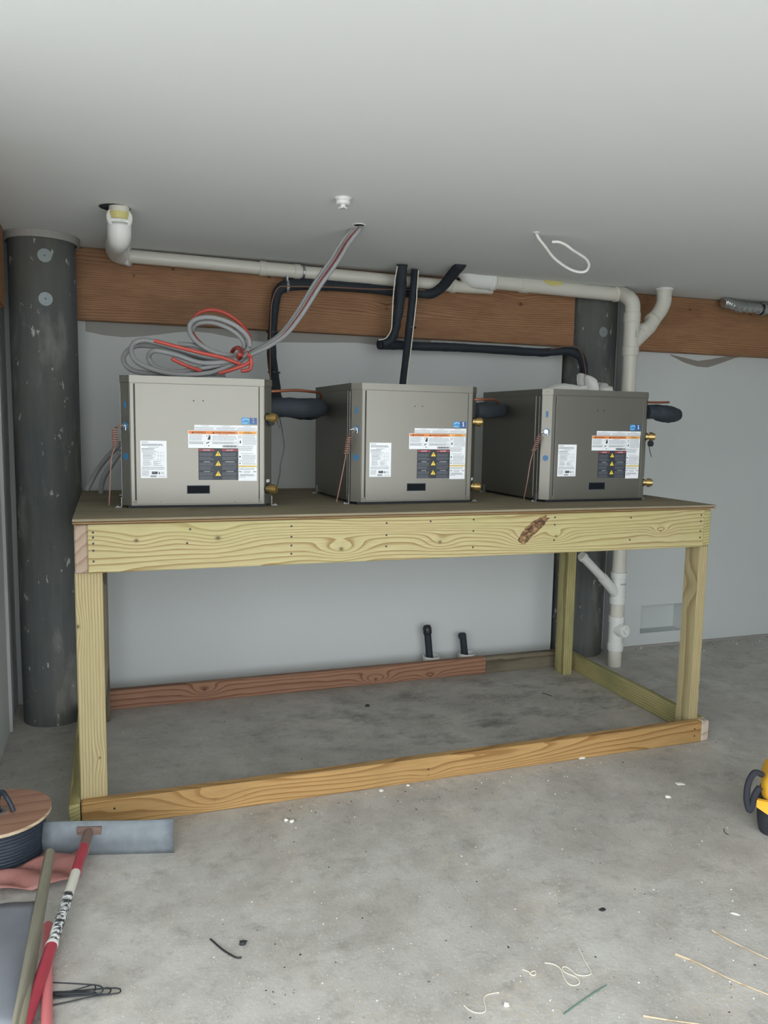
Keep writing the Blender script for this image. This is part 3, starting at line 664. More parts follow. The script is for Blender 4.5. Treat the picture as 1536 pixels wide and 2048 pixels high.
    mb.tube([ML @ (k+Vector((-0.002, -0.015, 0))), ML @ (k+Vector((-0.012, -0.02, -0.002))), ML @ (k+Vector((-0.016, -0.02, -0.004)))], 0.003, 'chrome', 8)
    mb.cyl(ML @ (k+Vector((0.006, -0.006, -0.016))), ML @ (k+Vector((0.007, -0.006, -0.004))), 0.0022, 'chrome', 8); parts.append(('conduit_fitting', mb, 'chrome conduit connector'))
    # valves on right chamfer: body, nut, cap
    for z in (0.321, 0.0637):
        mb = MB(); k = Vector((cl/2-0.004, 0, z)); D_ = Vector((0.10, -1, 0)).normalized()
        mb.cyl(MR @ (k+Vector((0, -0.003, 0))), MR @ k, 0.0175, 'black_plastic', 20)
        seq = ((0.0, 0.010, 0.0150, 6), (0.010, 0.015, 0.0115, 16), (0.015, 0.029, 0.0185, 6), (0.029, 0.037, 0.0150, 16), (0.037, 0.040, 0.0110, 16))
        for a, b_, r, nn_ in seq: mb.cyl(MR @ (k+D_*a), MR @ (k+D_*b_), r, 'brass', nn_)
        parts.append(('brass_valve', mb, 'brass hose valve'))
    mb = MB(); mb.box((cl/2-0.008, -0.0018, 0.088), (cl/2+0.008, 0, 0.098), 'sticker_white', MR); mb.box((cl/2-0.006, -0.0024, 0.092), (cl/2+0.006, -0.0017, 0.0935), 'ink_black', MR); parts.append(('port_tag', mb, 'small white port tag'))
    # mounting clips at the base corners
    for x, y, sx in ((-0.002, 0.05, -1), (UW+0.002, 0.05, 1), (-0.002, UD-0.03, -1)):
        mb = MB(); mb.box((x, y-0.008, 0.0), (x+sx*0.002, y+0.008, 0.035), 'zinc'); mb.box((x, y-0.008, 0.0), (x+sx*0.022, y+0.008, 0.002), 'zinc'); mb.cyl((x+sx*0.014, y, 0.002), (x+sx*0.014, y, 0.006), 0.005, 'chrome', 6)
        parts.append(('hold_down_clip', mb, None))
    return parts
UPARTS = unit_meshes()
ULOC = [(0.1469, 0.2653, -0.0433), (0.9739, 0.2466, 0.0196), (1.7625, 0.2008, 0.0256)]
ULAB = ['grey taupe compressor unit at the left end of the stand under the cable coil',
        'grey taupe compressor unit in the middle of the stand between two others',
        'grey taupe compressor unit at the right end of the stand with white cloth on top']
U = []
first = []
for i, (x, y, rz) in enumerate(ULOC):
    t = thing('compressor_unit', (x, y, H), ULAB[i], 'heat pump', rz, 'compressor units on the stand'); U.append(t)
    for k, (n_, mb, lb) in enumerate(UPARTS):
        if i == 0: o = mb.build(n_, t, label=lb); first.append(o)
        else:
            o = first[k].copy(); COL.objects.link(o); o.parent = t
            if i == 2 and n_ == 'brass_valve': vz_ = k; o.location.z += (-.050 if UPARTS[k-1][0] != 'brass_valve' else .012)
bpy.context.view_layer.update()
def tubeobj(name, parent, pts, r, mat, n=10, k=6, label=None, wob=0.0, capmat=None, sm=True):
    """pts in world space, stored relative to parent"""
    P = smoothpath(pts, k) if sm else [Vector(p) for p in pts]
    rs = interp(r, len(P)) if isinstance(r, (list, tuple)) else r
    mb = MB(); M = parent.matrix_world.inverted() if parent else None
    mb.tube(P, rs, mat, n, True, M, capmat=capmat, wob=wob); return mb.build(name, parent, label=label)
def pp(L_, y=None, k=1):
    """list of (px, py, Y)"""
    return [at(a[0], a[1], 'Y', a[2] if len(a) > 2 else y) for a in L_]
def helix(c0, c1, r, turns, n=14):
    c0, c1 = Vector(c0), Vector(c1); t = (c1-c0).normalized(); nx = Vector((0, 1, 0)); nx = (nx-t*nx.dot(t)).normalized(); ny = t.cross(nx); out = []
    for i in range(int(turns*n)+1):
        a = 2*math.pi*i/n; out.append(c0.lerp(c1, i/(turns*n))+(nx*math.cos(a)+ny*math.sin(a))*r)
    return out
# coiled bare copper leads hanging from the conduit fittings
def lead(u, px_knob, h0, h1, tail, yc, r=0.0085):
    a, b = at(*h0, 'Y', yc), at(*h1, 'Y', yc); pts = [at(*px_knob, 'Y', yc+0.012)]+helix(a, b, r, 8)+smoothpath([b]+[at(x, y, 'Y', yy) for x, y, yy in tail], 4)[1:]
    mb = MB(); mb.tube(pts, 0.0021, 'copper_wire', 6, True, u.matrix_world.inverted()); mb.build('coiled_lead', u, label='coiled copper earth lead')
lead(U[0], (243, 851), (229, 856), (230, 893), [(223, 915, .262), (221, 950, .262), (218, 1011, .262)], 0.255)
lead(U[1], (711, 860), (698, 873), (692, 908), [(688, 930, .25), (681, 965, .25), (673, 1004, .25)], 0.24)
lead(U[2], (1089, 862), (1079, 872), (1067, 902), [(1060, 928, .22), (1055, 960, .22), (1047, 1001, .25)], 0.215)
# thin black capillary on first unit, dangling cap wire on third
tubeobj('black_capillary', U[0], [at(558, 830, 'Y', .27), at(565, 865, 'Y', .25), at(568, 895, 'Y', .25), at(561, 930, 'Y', .25), at(560, 945, 'Y', .25), at(554, 973, 'Y', .26)], 0.0018, 'dark_wire', 6)
tubeobj('cap_tether', U[0], pp([(552, 838), (556, 846), (559, 856)], .26), 0.0014, 'dark_wire', 6)
tubeobj('cap_tether', U[2], pp([(1298, 893), (1300, 903), (1303, 914)], .20), 0.0016, 'dark_wire', 6)
for u, q_, y in ((U[0], (538.5, 845), .262), (U[2], (1296, 887), .205)):
    mb = MB(); P = at(*q_, 'Y', y); D_ = Vector((0.3, -1, 0)).normalized(); mb.tube([P+D_*0.006, P+D_*0.02], [0.0125, 0.012], 'black_rubber', 20, True, u.matrix_world.inverted(), capmat='black_plastic'); mb.build('valve_cap', u, label='loose black valve cap')
# conduit drooping behind the left unit
for k, P in enumerate(([(242, 886, .74), (214.5, 914.5, .82), (193, 943.5, .88), (180, 968, .90), (173, 981, .90)], [(242, 902, .72), (220, 934, .76), (208, 954, .80), (203, 972, .82), (202, 986, .83)])):
    o = tubeobj('flexible_conduit', None, pp(P), 0.0105, 'grey_cable', 12)
    tag(o, 'grey conduit behind the left unit, the one %s the pole' % ('nearer' if k == 0 else 'farther from'), 'conduit', 'conduits behind the left unit')
# brass/copper lines and insulated tubes ------------------------------------------------
def lineset(label): return thing('insulated_line', (0, 0, 0), label, 'pipe', 0, 'insulated refrigerant lines')
t = lineset('black insulated line from the left unit up and across the beam to the ceiling')
p1 = pp([(533, 815, .33), (570, 815, .35), (612, 816, .38), (638, 815, .46), (637, 817, .58), (620, 824, .68), (588, 822, .76), (562, 812, .84), (553, 795, .92), (551, 770, 1.0), (546, 735, 1.08), (543, 700, 1.11), (546, 650, 1.13), (550, 610, 1.14), (556, 583, 1.14), (575, 571, 1.14), (610, 569, 1.14), (652, 571, 1.14), (700, 574, 1.14), (737, 577, 1.14), (788, 583, 1.14), (838, 586.5, 1.13), (866, 586, 1.10), (888, 570, 1.05), (906, 547, .97), (922, 528, .88)])
tubeobj('foam_sleeve', t, p1, [.035, .036, .037, .036, .034, .034, .032, .028, .024, .022, .022, .022, .020, .021, .024, .026, .025, .024, .022, .022, .022, .022, .024, .025, .026, .027], 'insulation_foam', 16, 5, wob=0.10)
tubeobj('copper_tube', t, pp([(533, 783, .30), (560, 782, .31), (590, 780.5, .33), (620, 783, .36), (640, 787, .42), (642, 800, .46)]), 0.0055, 'copper', 10)
tubeobj('control_wire', t, pp([(541, 770, .98), (540, 700, 1.08), (541, 650, 1.10), (544, 605, 1.11), (556, 576, 1.11), (580, 573, 1.11), (652, 574, 1.11), (737, 578, 1.11), (790, 579, 1.11), (850, 580, 1.10)]), 0.0035, 'brown_wire', 6)
for q_, y_ in (((545, 665), 1.12), ((548, 745), 1.06)):
    P = at(*q_, 'Y', y_); mb = MB(); mb.ring(P-Vector((0, 0, .003)), P+Vector((0, 0, .003)), 0.030, 0.026, 'black_plastic', 16); mb.build('cable_tie', t)
P = at(574, 573, 'Y', 1.14); mb = MB(); mb.ring(P-Vector((.006, 0, 0)), P+Vector((.006, 0, 0)), 0.031, 0.028, 'zinc', 20); mb.box(P+Vector((-.006, -.02, .02)), P+Vector((.002, .06, .06)), 'zinc'); mb.build('pipe_strap', t, label='galvanised strap')
t = lineset('thick wrapped black line down the beam, then right under it to the far pole')
p2 = pp([(804, 530, .985), (803, 555, 1.0), (801, 583, 1.03), (798, 615, 1.05), (793, 644, 1.06), (789, 665, 1.07), (780, 681, 1.08), (764, 688, 1.08)])
tubeobj('foam_sleeve', t, p2, [.026, .025, .026, .025, .022, .021, .022, .026], 'insulation_foam', 16, 5, wob=0.22)
p2b = pp([(757, 689, 1.10), (788, 690, 1.11), (838, 692.5, 1.12), (890, 694, 1.12), (940, 696.5, 1.12), (1018, 701, 1.12), (1083, 705, 1.11), (1130, 702, 1.08), (1156, 709, 1.06), (1166, 727, 1.03), (1167, 750, .98), (1160, 775, .90), (1150, 800, .82)])
tubeobj('foam_sleeve', t, p2b, [.024, .023, .021, .022, .021, .022, .021, .022, .024, .023, .022, .022, .022], 'insulation_foam', 16, 5, wob=0.12)
tubeobj('control_wire', t, pp([(795, 532, .98), (790, 560, 1.0), (786, 600, 1.02), (784, 640, 1.03), (782, 660, 1.04), (772, 676, 1.05), (757, 680, 1.06)]), 0.003, 'white_string', 6)
tubeobj('control_wire', t, pp([(1100, 699, 1.08), (1130, 693, 1.06), (1152, 694, 1.05), (1164, 708, 1.0), (1170, 735, .96), (1173, 760, .90), (1175, 780, .84)]), 0.003, 'brown_wire', 6)
t = lineset('slim black line dropping from the ceiling straight behind the middle unit')
tubeobj('foam_sleeve', t, pp([(830, 541, 1.07), (828, 570, 1.06), (825, 600, 1.06), (820, 645, 1.05), (816, 680, 1.03), (811, 725, .98), (805, 775, .90), (800, 810, .82)]), [.019, .019, .019, .019, .018, .018, .018, .018], 'insulation_foam', 14, 5, wob=0.10)
tubeobj('control_wire', t, pp([(837, 541, 1.04), (834, 580, 1.03), (833, 600, 1.03), (828, 645, 1.02), (823, 690, 1.0), (817, 735, .95), (812, 780, .87)]), 0.003, 'white_string', 6)
P = at(822, 655, 'Y', 1.045); mb = MB(); mb.ring(P-Vector((0, 0, .003)), P+Vector((0, 0, .003)), 0.026, 0.022, 'black_plastic', 16); mb.build('cable_tie', t)
# stub tubes at units two and three
t = lineset('short fat black tube looping back from the right side of the middle unit')
tubeobj('foam_sleeve', t, pp([(948, 822, .30), (970, 821, .32), (990, 820, .38), (998, 820, .48), (985, 822, .60), (960, 822, .72), (930, 822, .82)]), [.034, .034, .033, .031, .030, .030, .030], 'insulation_foam', 16, 5, wob=0.06)
tubeobj('copper_tube', t, pp([(945, 799, .28), (965, 799, .28), (985, 799, .30), (995, 803, .33), (996, 812, .36)]), 0.005, 'copper', 10)
t = lineset('black foam boot pointing right from the side of the right unit')
tubeobj('foam_sleeve', t, pp([(1293, 824, .24), (1310, 824, .24), (1325, 827, .24), (1340, 829, .25), (1352, 830, .27), (1358, 831, .29)]), [.029, .032, .036, .037, .028, .010], 'insulation_foam', 16, 5, wob=0.12)
tubeobj('copper_tube', t, pp([(1294, 804.5, .22), (1315, 805, .22), (1338, 804.5, .22)]), 0.0048, 'copper', 10)

# ================================================================== CABLE BUNDLE
t = thing('cable_bundle', (0, 0, 0), 'coil of grey and red electrical cable on the left unit, rising to a ceiling ring', 'cable')
cz = lambda a, b: (230+a*.19531, 600+b*.19531)
def cab(L_, ys, r=0.0092, mat='grey_cable', name='grey_cable', closed=False, n=10):
    P = [at(*cz(a, b), 'Y', y) for (a, b), y in zip(L_, interp(ys, len(L_)))]
    P = smoothpath(P, 6, closed); mb = MB(); mb.tube(P, r, mat, n); return mb.build(name, t)
def ell(cx, cy, rx, ry, rot, n=14, a0=0, a1=2*math.pi):
    out = []
    for i in range(n+1):
        a = a0+(a1-a0)*i/n; x = rx*math.cos(a); y = ry*math.sin(a); out.append((cx+x*math.cos(rot)-y*math.sin(rot), cy+x*math.sin(rot)+y*math.cos(rot)))
    return out
cab(ell(1070, 372, 325, 170, 0.36), [.42, .46, .50, .46, .42])
cab(ell(1060, 400, 285, 145, 0.40), [.44, .48, .53, .48, .44])
cab([(1320, 560), (1150, 600), (1000, 615), (750, 560), (520, 500), (350, 470), (220, 470), (130, 520), (85, 600), (130, 690), (260, 742), (500, 757), (750, 745), (1000, 690), (1280, 600), (1360, 540)], [.42, .50, .56, .50, .44, .42])
cab([(1340, 560), (1180, 610), (1000, 600), (700, 520), (450, 445), (300, 412), (200, 440), (165, 510), (200, 610), (330, 690), (560, 752), (800, 762), (1020, 735), (1250, 640), (1330, 590)], [.40, .46, .50, .44, .38, .40])
cab([(1250, 620), (900, 645), (620, 560), (430, 520), (360, 545), (350, 610), (420, 690), (600, 735), (800, 715), (1100, 655), (1350, 560)], [.38, .42, .46, .42, .38])
cab([(640, 455), (800, 465), (950, 520), (1100, 575), (1250, 600)], [.52, .48])
cab([(1130, 762), (1000, 755), (900, 760), (760, 768), (600, 765)], [.40, .44])
RC = dict(mat='red_cable', name='red_cable', r=0.0068)
cab([(400, 415), (550, 455), (700, 495), (900, 545), (1100, 590), (1290, 660)], [.36, .35, .36], **RC)
cab([(580, 600), (680, 650), (800, 700), (880, 722)], [.36, .38], **RC)
cab([(1060, 752), (1170, 722), (1290, 680), (1370, 640), (1392, 590), (1360, 560)], [.35, .34, .36], **RC)
cab([(1390, 600), (1395, 660), (1370, 715), (1290, 725)], [.34, .34], **RC)
cab(ell(1250, 548, 50, 62, 0.3), [.34, .42, .48, .42, .34], mat='dark_red_cable', name='red_cable', r=0.007)
cab(ell(1235, 545, 42, 56, 0.3), [.34, .42, .48, .42, .34], mat='red_cable', name='red_cable', r=0.006)
cab([(765, 260), (800, 190), (860, 135), (960, 103), (1080, 115), (1200, 175), (1300, 260), (1370, 360), (1385, 460), (1350, 540)], [.50, .52, .48, .42], **RC)
cab([(790, 330), (860, 420), (980, 520), (1100, 565), (1200, 575)], [.50, .44], mat='dark_red_cable', name='red_cable', r=0.005)
rise = [(488, 715, .42), (506, 705, .44), (534, 691, .47), (568, 667, .50), (601, 624, .51), (635, 569, .50), (669, 521, .47), (693, 482, .43), (716, 456, .40), (718, 448, .385)]
for dx, dy, rr, mt_ in ((-6, -3, .0085, 'grey_cable'), (0, 0, .0085, 'grey_cable'), (6, 3, .0085, 'grey_cable'), (2, -4, .0070, 'grey_cable')):
    P = [at(x+dx*min(1, .35+i*.12)*(1 if i < 8 else .6), y+dy*min(1, .3+i*.12), 'Y', yy+0.004*dx*(-.6)) for i, (x, y, yy) in enumerate(rise)]
    mb = MB(); mb.tube(smoothpath(P, 6), rr, mt_, 10); mb.build('grey_cable', t)
P = [at(x+1, y-1, 'Y', yy-0.011) for (x, y, yy) in rise]; mb = MB(); mb.tube(smoothpath(P, 6), .003, 'dark_red_cable', 8); mb.build('red_cable', t)
c = at(718, 451, 'Z', CZ-0.002)
mb = MB(); mb.ring(c, c+Vector((0, 0, .0019)), 0.027, 0.020, 'white_cable', 24); mb.cyl(c+Vector((0, 0, .0008)), c+Vector((0, 0, .0018)), 0.0205, 'dark_void', 24)
tag(mb.build('ceiling_ring'), 'white trim ring round the cable hole in the ceiling', 'ring')
# white loose loop
P = [at(a, b, 'Y', y) for a, b, y in [(1072, 464, .215), (1077, 476, .22), (1091, 494, .24), (1108, 516, .27), (1135, 536, .29), (1157, 544, .29), (1172, 542, .28), (1178, 530, .26), (1172, 518, .24), (1158, 508, .22), (1145, 500, .20), (1132, 490, .19), (1118, 484, .19), (1104, 484, .20)]]
mb = MB(); mb.tube(smoothpath(P, 6), .0058, 'white_cable', 8); tag(mb.build('hanging_cable'), 'white cable hanging in a loop from the ceiling', 'cable')
c = at(1072, 466, 'Z', CZ-0.003); mb = MB(); mb.ring(c, c+Vector((0, 0, .0029)), 0.013, 0.007, 'pvc_white', 16); tag(mb.build('cable_hole_rim'), 'torn white rim round the single white cable hole', 'rim')
# small round ceiling fitting
c = at(686, 396, 'Z', CZ); t = thing('ceiling_fitting', c, 'small white round fitting on the ceiling above the cables', 'fitting')
mb = MB(); mb.cyl((0, 0, -.004), (0, 0, 0), .028, 'pvc_white', 28); mb.build('base', t)
mb = MB(); mb.tube([(0, 0, -.004), (0, 0, -.018), (0, 0, -.022)], [.024, .024, .019], 'pvc_white', 24); mb.ring((0, 0, -.0105), (0, 0, -.0095), .0246, .020, 'chrome', 24); mb.build('body', t)
mb = MB(); mb.cyl((0, 0, -.034), (0, 0, -.022), .009, 'pvc_white', 16)
for a in range(6): mb.box((-.002, .004, -.034), (.002, .015, -.031), 'pvc_white', Matrix.Rotation(a*math.pi/3, 4, 'Z'))
mb.build('deflector', t)

# ================================================================== DRAIN PIPING
D = thing('drain_piping', (0, 0, 0), 'white plastic drain run along the beam and down to the floor at right', 'pipe')
def pz(px, py, z): return at(px, py, 'Z', z)
def seg(a, b, r, name='pipe', mat='pvc'):
    mb = MB(); mb.tube([a, b], r, mat, 28); return mb.build(name, D)
def coup(p, d, r, ln, name='coupling', mat='pvc', lip=1.17):
    d = d.normalized(); mb = MB(); R_ = r*lip; h = ln/2
    mb.tube([p-d*h, p-d*(h-.002), p+d*(h-.002), p+d*h], [R_-.0015, R_, R_, R_-.0015], mat, 28, smooth=False); return mb.build(name, D)
def elbow(pts, r, name='elbow', mat='pvc', lip=1.10, hubs=True):
    P = smoothpath(pts, 5); mb = MB(); mb.tube(P, r*1.04, mat, 28)
    if hubs:
        for a, b in ((P[0], P[2]), (P[-1], P[-3])):
            d = (b-a).normalized(); mb.tube([a-d*.002, a, a+d*.020, a+d*.022], [r*lip-.001, r*lip+.001, r*lip+.001, r*lip-.002], mat, 28)
    return mb.build(name, D)
r2, r3 = .029, .0370; zc2, zc3 = CZ-.036, CZ-.046
A0 = pz(262, 512.5, zc2); A1 = pz(872, 569, zc2-.004); A0.y = A1.y = 1.145
def onA(px):
    f = (px-262)/(872-262); d = fw+RT*((px-768)/F)-UP*((512.5+(569-512.5)*f-1024)/F); k = (1.145-CP.y)/d.y; return CP+d*k
a, b = onA(258), onA(905)
dA = (b-a).normalized()
seg(a, b, r2)
for q_ in (525, 594): coup(onA(q_), dA, r2, .03)
seg(onA(527), onA(592), r2*1.09, 'coupling_sleeve')
coup(onA(606), dA, r2, .013, 'pipe_strap', 'zinc', 1.06)
# trap-style elbow from the ceiling on the left
e0 = at(240, 414, 'Y', .62); e0.z = CZ; 
ep = [Vector((a.x-.075, .80, CZ)), Vector((a.x-.075, .82, CZ-.045)), Vector((a.x-.075, .93, CZ-.07)), Vector((a.x-.07, 1.06, CZ-.06)), Vector((a.x-.04, 1.135, CZ-.042)), a+dA*.005]
top = at(238, 414, 'Z', CZ)
ep = [Vector((top.x, top.y, CZ-.0005)), Vector((top.x, top.y+.002, CZ-.05)), Vector((top.x-.001, top.y+.05, CZ-.10)), at(231, 492, 'Y', .92), at(234, 505, 'Y', 1.08), at(246, 510, 'Y', 1.145), a+dA*.005]
ep[0].z = CZ-.045; elbow(ep, r2*1.36, 'trap_elbow', 'pvc_white')
mb = MB(); mb.tube([Vector((top.x, top.y, CZ-.0005)), Vector((top.x, top.y, CZ-.05))], r2*1.22, 'pvc', 28); mb.build('neck', D)
hp = [Vector((top.x+math.cos(a*.52)*.055*(1+.25*noise.noise(Vector((a, 0, 0))))-.014, top.y+math.sin(a*.52)*.055*(1+.3*noise.noise(Vector((a, 5, 0))))+.012, CZ-.0012)) for a in range(12)]
mb = MB(); mb.add(hp, [tuple(range(11, -1, -1))], 'dark_void'); mb.build('ceiling_cutout', D, label='ragged hole round the neck')
mb = MB(); mb.ring((top.x, top.y, CZ-.046), (top.x, top.y, CZ-.020), r2*1.25, r2*.9, 'pvc_cement_stain', 24); mb.build('cement_smear', D, label='yellow solvent cement smear')
coup(onA(906), dA, r2, .03); mb = MB(); mb.tube([b, b+dA*.06, b+dA*.22], [r2, r2*1.02, r2*.8], 'pvc', 24); mb.build('reducer', D)
# 3 inch run: starts in ceiling elbow, coupling, straight to the corner elbow
B0 = at(955, 560, 'Y', 1.12); B1 = at(1232, 588.5, 'Y', 1.09); dB = (B1-B0).normalized()
V0 = at(1264, 640, 'X', 2.735); 
seg(B0-dB*.03, B1, r3)
def onB(px): return B0+(B1-B0)*((px-955)/(1232-955.))
for q_, ln in ((1045, .05), (989, .012)): coup(onB(q_), dB, r3, ln, lip=1.12)
topB = at(930, 532, 'Y', 1.04); topB.z = CZ
elbow([B0-dB*.13+Vector((0, -.02, .085)), B0-dB*.085+Vector((0, -.012, .045)), B0-dB*.045+Vector((0, -.004, .012)), B0-dB*.01, onB(985)], r3*1.14, 'elbow', 'pvc_white')
mb = MB(); P = onB(1095); mb.tube([P-dB*.05, P-dB*.02, P+dB*.02, P+dB*.06], [r3*.9, r3*1.012, r3*1.012, r3*.9], 'pvc_cement_stain', 24, M=Matrix.Translation((0, -.0006, .012)) @ Matrix.Identity(4)); mb.build('cement_smear', D, label='yellow solvent cement smear')
VX, VY = 2.722, 1.0
def vz(py, px): return at(px, py, 'Y', VY)
Pv = [at(1264, 640, 'Y', VY), at(1262, 700, 'Y', VY), at(1260, 760, 'Y', VY), at(1235, 1120, 'Y', VY), at(1228, 1338, 'Y', VY)]
Pf = Vector((Pv[-1].x, VY, 0)); Pt = Pv[0]
dV = (Pt-Pf).normalized()
def onV(z): return Pf+(Pt-Pf)*(z/Pt.z)
seg(Pf, onV(1.86), r3)
elbow([onB(1228), onB(1243)+Vector((0, -.01, 0)), onV(1.985)+Vector((-.008, .012, .0)), onV(1.95), onV(1.885)], r3, 'elbow')
zz = lambda px, py: at(px, py, 'Y', VY).z
ZT, ZB = zz(1263, 635), zz(1262, 700)
coup(onV(ZT), dV, r3, .05); seg(onV(ZB), onV(ZT), r3*1.09, 'wye_body', 'pvc'); coup(onV(zz(1260, 703)), dV, r3, .045)
# branch up to the ceiling at right
w0 = onV(zz(1263, 690)); w1 = at(1300, 652, 'Y', VY+.01); w2 = at(1318, 625, 'Y', VY+.02); tz = at(1329, 577, 'Z', CZ-.001)
seg(w0, w1, r3*1.03, 'wye_branch'); dW = (w2-w0).normalized()
coup(w0+(w2-w0)*.42, dW, r3, .035); seg(w1, w2, r3*.98)
elbow([w0+(w2-w0)*.72, w2, Vector((tz.x, tz.y, CZ-.075)), Vector((tz.x, tz.y, CZ-.03)), Vector((tz.x, tz.y, CZ-.001))], r3, 'elbow')
coup(Vector((tz.x, tz.y, CZ-.006)), Vector((0, 0, 1)), r3*1.1, .010, 'ceiling_flange', 'pvc_white')
# lower wye with branch, cleanout tee
for y_, ln in ((1150, .034), (1201, .034), (1238, .034), (1293, .04)):
    coup(onV(zz(1235-(y_-1120)*.035, y_)), dV, r3, ln, mat='pvc_white')
seg(onV(zz(1233, 1205)), onV(zz(1234, 1148)), r3*1.07, 'wye_body', 'pvc_white'); seg(onV(zz(1229, 1292)), onV(zz(1231, 1238)), r3*1.07, 'tee_body', 'pvc_white')
k0 = onV(zz(1232, 1192)); k1 = at(1205, 1155, 'Y', VY-.03); k2 = at(1163, 1111, 'Y', VY-.07)
seg(k0, k0+(k1-k0)*1.0, .027, 'wye_branch', 'pvc_white'); seg(k1, k2, .0225, 'pipe', 'pvc_white'); coup(k2+(k1-k2)*.08, k2-k1, .0225, .02, mat='pvc_white')
c0 = onV(zz(1230, 1258)); dn = Vector((0.12, -1, 0.05)).normalized()
mb = MB(); mb.tube([c0, c0+dn*.062, c0+dn*.066], [r3*.98, r3*1.0, r3*.95], 'pvc_white', 28); mb.build('cleanout_neck', D)
mb = MB(); mb.tube([c0+dn*.060, c0+dn*.072], [.036, .034], 'pvc_white', 12, smooth=False); Mx = Matrix.Translation(c0+dn*.080) @ dn.to_track_quat('Y', 'Z').to_matrix().to_4x4() @ Matrix.Rotation(.6, 4, 'Y'); mb.box((-.014, -.01, -.014), (.014, .006, .014), 'pvc_white', Mx, bev=.002); mb.build('cleanout_plug', D, label='white threaded cleanout plug')
mb = MB()   # printed specification marks on the fittings
for (z_, w_) in ((zz(1262, 672), .007),):
    for k in range(4): mb.box((onV(z_).x-.004, VY-r3*1.10-.0007, z_-.010+k*.009), (onV(z_).x+.004, VY-r3*1.07, z_-.004+k*.009), 'ink_grey')
z_ = zz(1240, 1166); x_ = onV(z_).x
for k in range(5): mb.box((x_-.012+k*.007, VY-r3*1.075, z_-.004), (x_-.007+k*.007, VY-r3*1.02, z_+.004), 'ink_grey')
mb.build('printed_mark', D, label='small dark lettering on the fitting')
# black capped stubs in white sleeves
for (q0, q1, cap, lb) in (((859.5, 1319), (853.8, 1251), True, 'taller black pipe stub with round cap in a white floor sleeve'), ((929.5, 1311), (925.4, 1269), False, 'shorter black pipe stub with taped ragged top in a white floor sleeve')):
    b0 = at(*q0, 'Y', 1.185); t1 = at(*q1, 'Y', 1.195); dd = t1-b0; g0 = b0-dd*(b0.z-.001)/dd.z
    t = thing('pipe_stub', (g0.x, g0.y, 0), lb, 'pipe'); off = Vector((g0.x, g0.y, 0))
    mb = MB(); mb.tube([g0-off, t1-off], .0185, 'insulation_foam', 18); mb.build('pipe', t)
    mb = MB()
    if cap: mb.tube([t1-dd.normalized()*.045-off, t1-dd.normalized()*.042-off, t1-dd.normalized()*.012-off, t1-off, t1+dd.normalized()*.004-off], [.022, .0235, .0235, .016, .004], 'black_plastic', 18)
    else: mb.tube([t1-dd.normalized()*.02-off, t1-off, t1+dd.normalized()*.008-off], [.020, .022, .018], 'insulation_foam', 9, wob=.5, smooth=False)
    mb.build('end_cap' if cap else 'taped_end', t)
    mb = MB(); mb.ring((0, -0.004, 0), (0, -0.004, .090), .0455, .040, 'pvc_white', 32); mb.build('floor_sleeve', t, label='white plastic sleeve')
# foil duct
t = thing('foil_duct', at(1500, 620, 'Y', 1.13), 'crumpled silver foil duct under the ceiling at the right edge', 'duct')
P = [at(1447, 596, 'Y', 1.13), at(1455, 606, 'Y', 1.13), at(1472, 612, 'Y', 1.13), at(1500, 616, 'Y', 1.13), at(1536, 620, 'Y', 1.13), at(1600, 626, 'Y', 1.13), at(1700, 636, 'Y', 1.13)]
P[0].z = min(P[0].z, CZ-.03); P = smoothpath(P, 8)
mb = MB(); rs = [(.031+.004*math.sin(i*2.1)) for i in range(len(P))]; rs[0] = .022; mb.tube(P, rs, 'foil', 20, True, t.matrix_world.inverted(), wob=.12); mb.build('duct_tube', t)
q_ = at(1524, 618, 'Y', 1.13); mb = MB(); mb.ring(q_-Vector((.008, 0, 0)), q_+Vector((.008, 0, 0)), .038, .035, 'zinc', 20, t.matrix_world.inverted()); mb.box(q_+Vector((-.008, .0, .03)), q_+Vector((.008, .07, .036)), 'zinc', t.matrix_world.inverted()); mb.build('hanger_strap', t)

# ================================================================== CLOTH ON RIGHT UNIT
zt = H+UH+.002
def sheet(fn, nu, nv, mat, th=.0015):
    mb = MB(); vs = [fn(i/nu, j/nv) for i in range(nu+1) for j in range(nv+1)]; k = len(vs); vs2 = [Vector(v)+Vector((0, .0, -th)) for v in vs]
    fs = []; W_ = nv+1
    for i in range(nu):
        for j in range(nv):
            a_ = i*W_+j; fs.append((a_, a_+1, a_+W_+1, a_+W_)); fs.append((k+a_, k+a_+W_, k+a_+W_+1, k+a_+1))
    for j in range(nv): fs.append((j, k+j, k+j+1, j+1)); a_ = nu*W_+j; fs.append((a_, a_+1, k+a_+1, k+a_))
    for i in range(nu): a_ = i*W_; fs.append((a_, a_+W_, k+a_+W_, k+a_)); a_ = i*W_+nv; fs.append((a_, k+a_, k+a_+W_, a_+W_))
    mb.add(list(vs)+list(vs2), fs, mat, True); return mb
t = thing('white_rag', (2.02, .50, zt), 'crumpled white cloth lying on top of the right unit', 'cloth')
def f1(u, v):
    x = -.10+.25*u; y = -.07+.14*v; z = .003+.035*math.sin(math.pi*v)*math.sin(math.pi*min(1, u*1.1))**.6+.008*noise.noise(Vector((u*6, v*6, 1)))
    return (x, y, max(.0022, z))
sheet(f1, 16, 10, 'white_cloth').build('lower_fold', t)
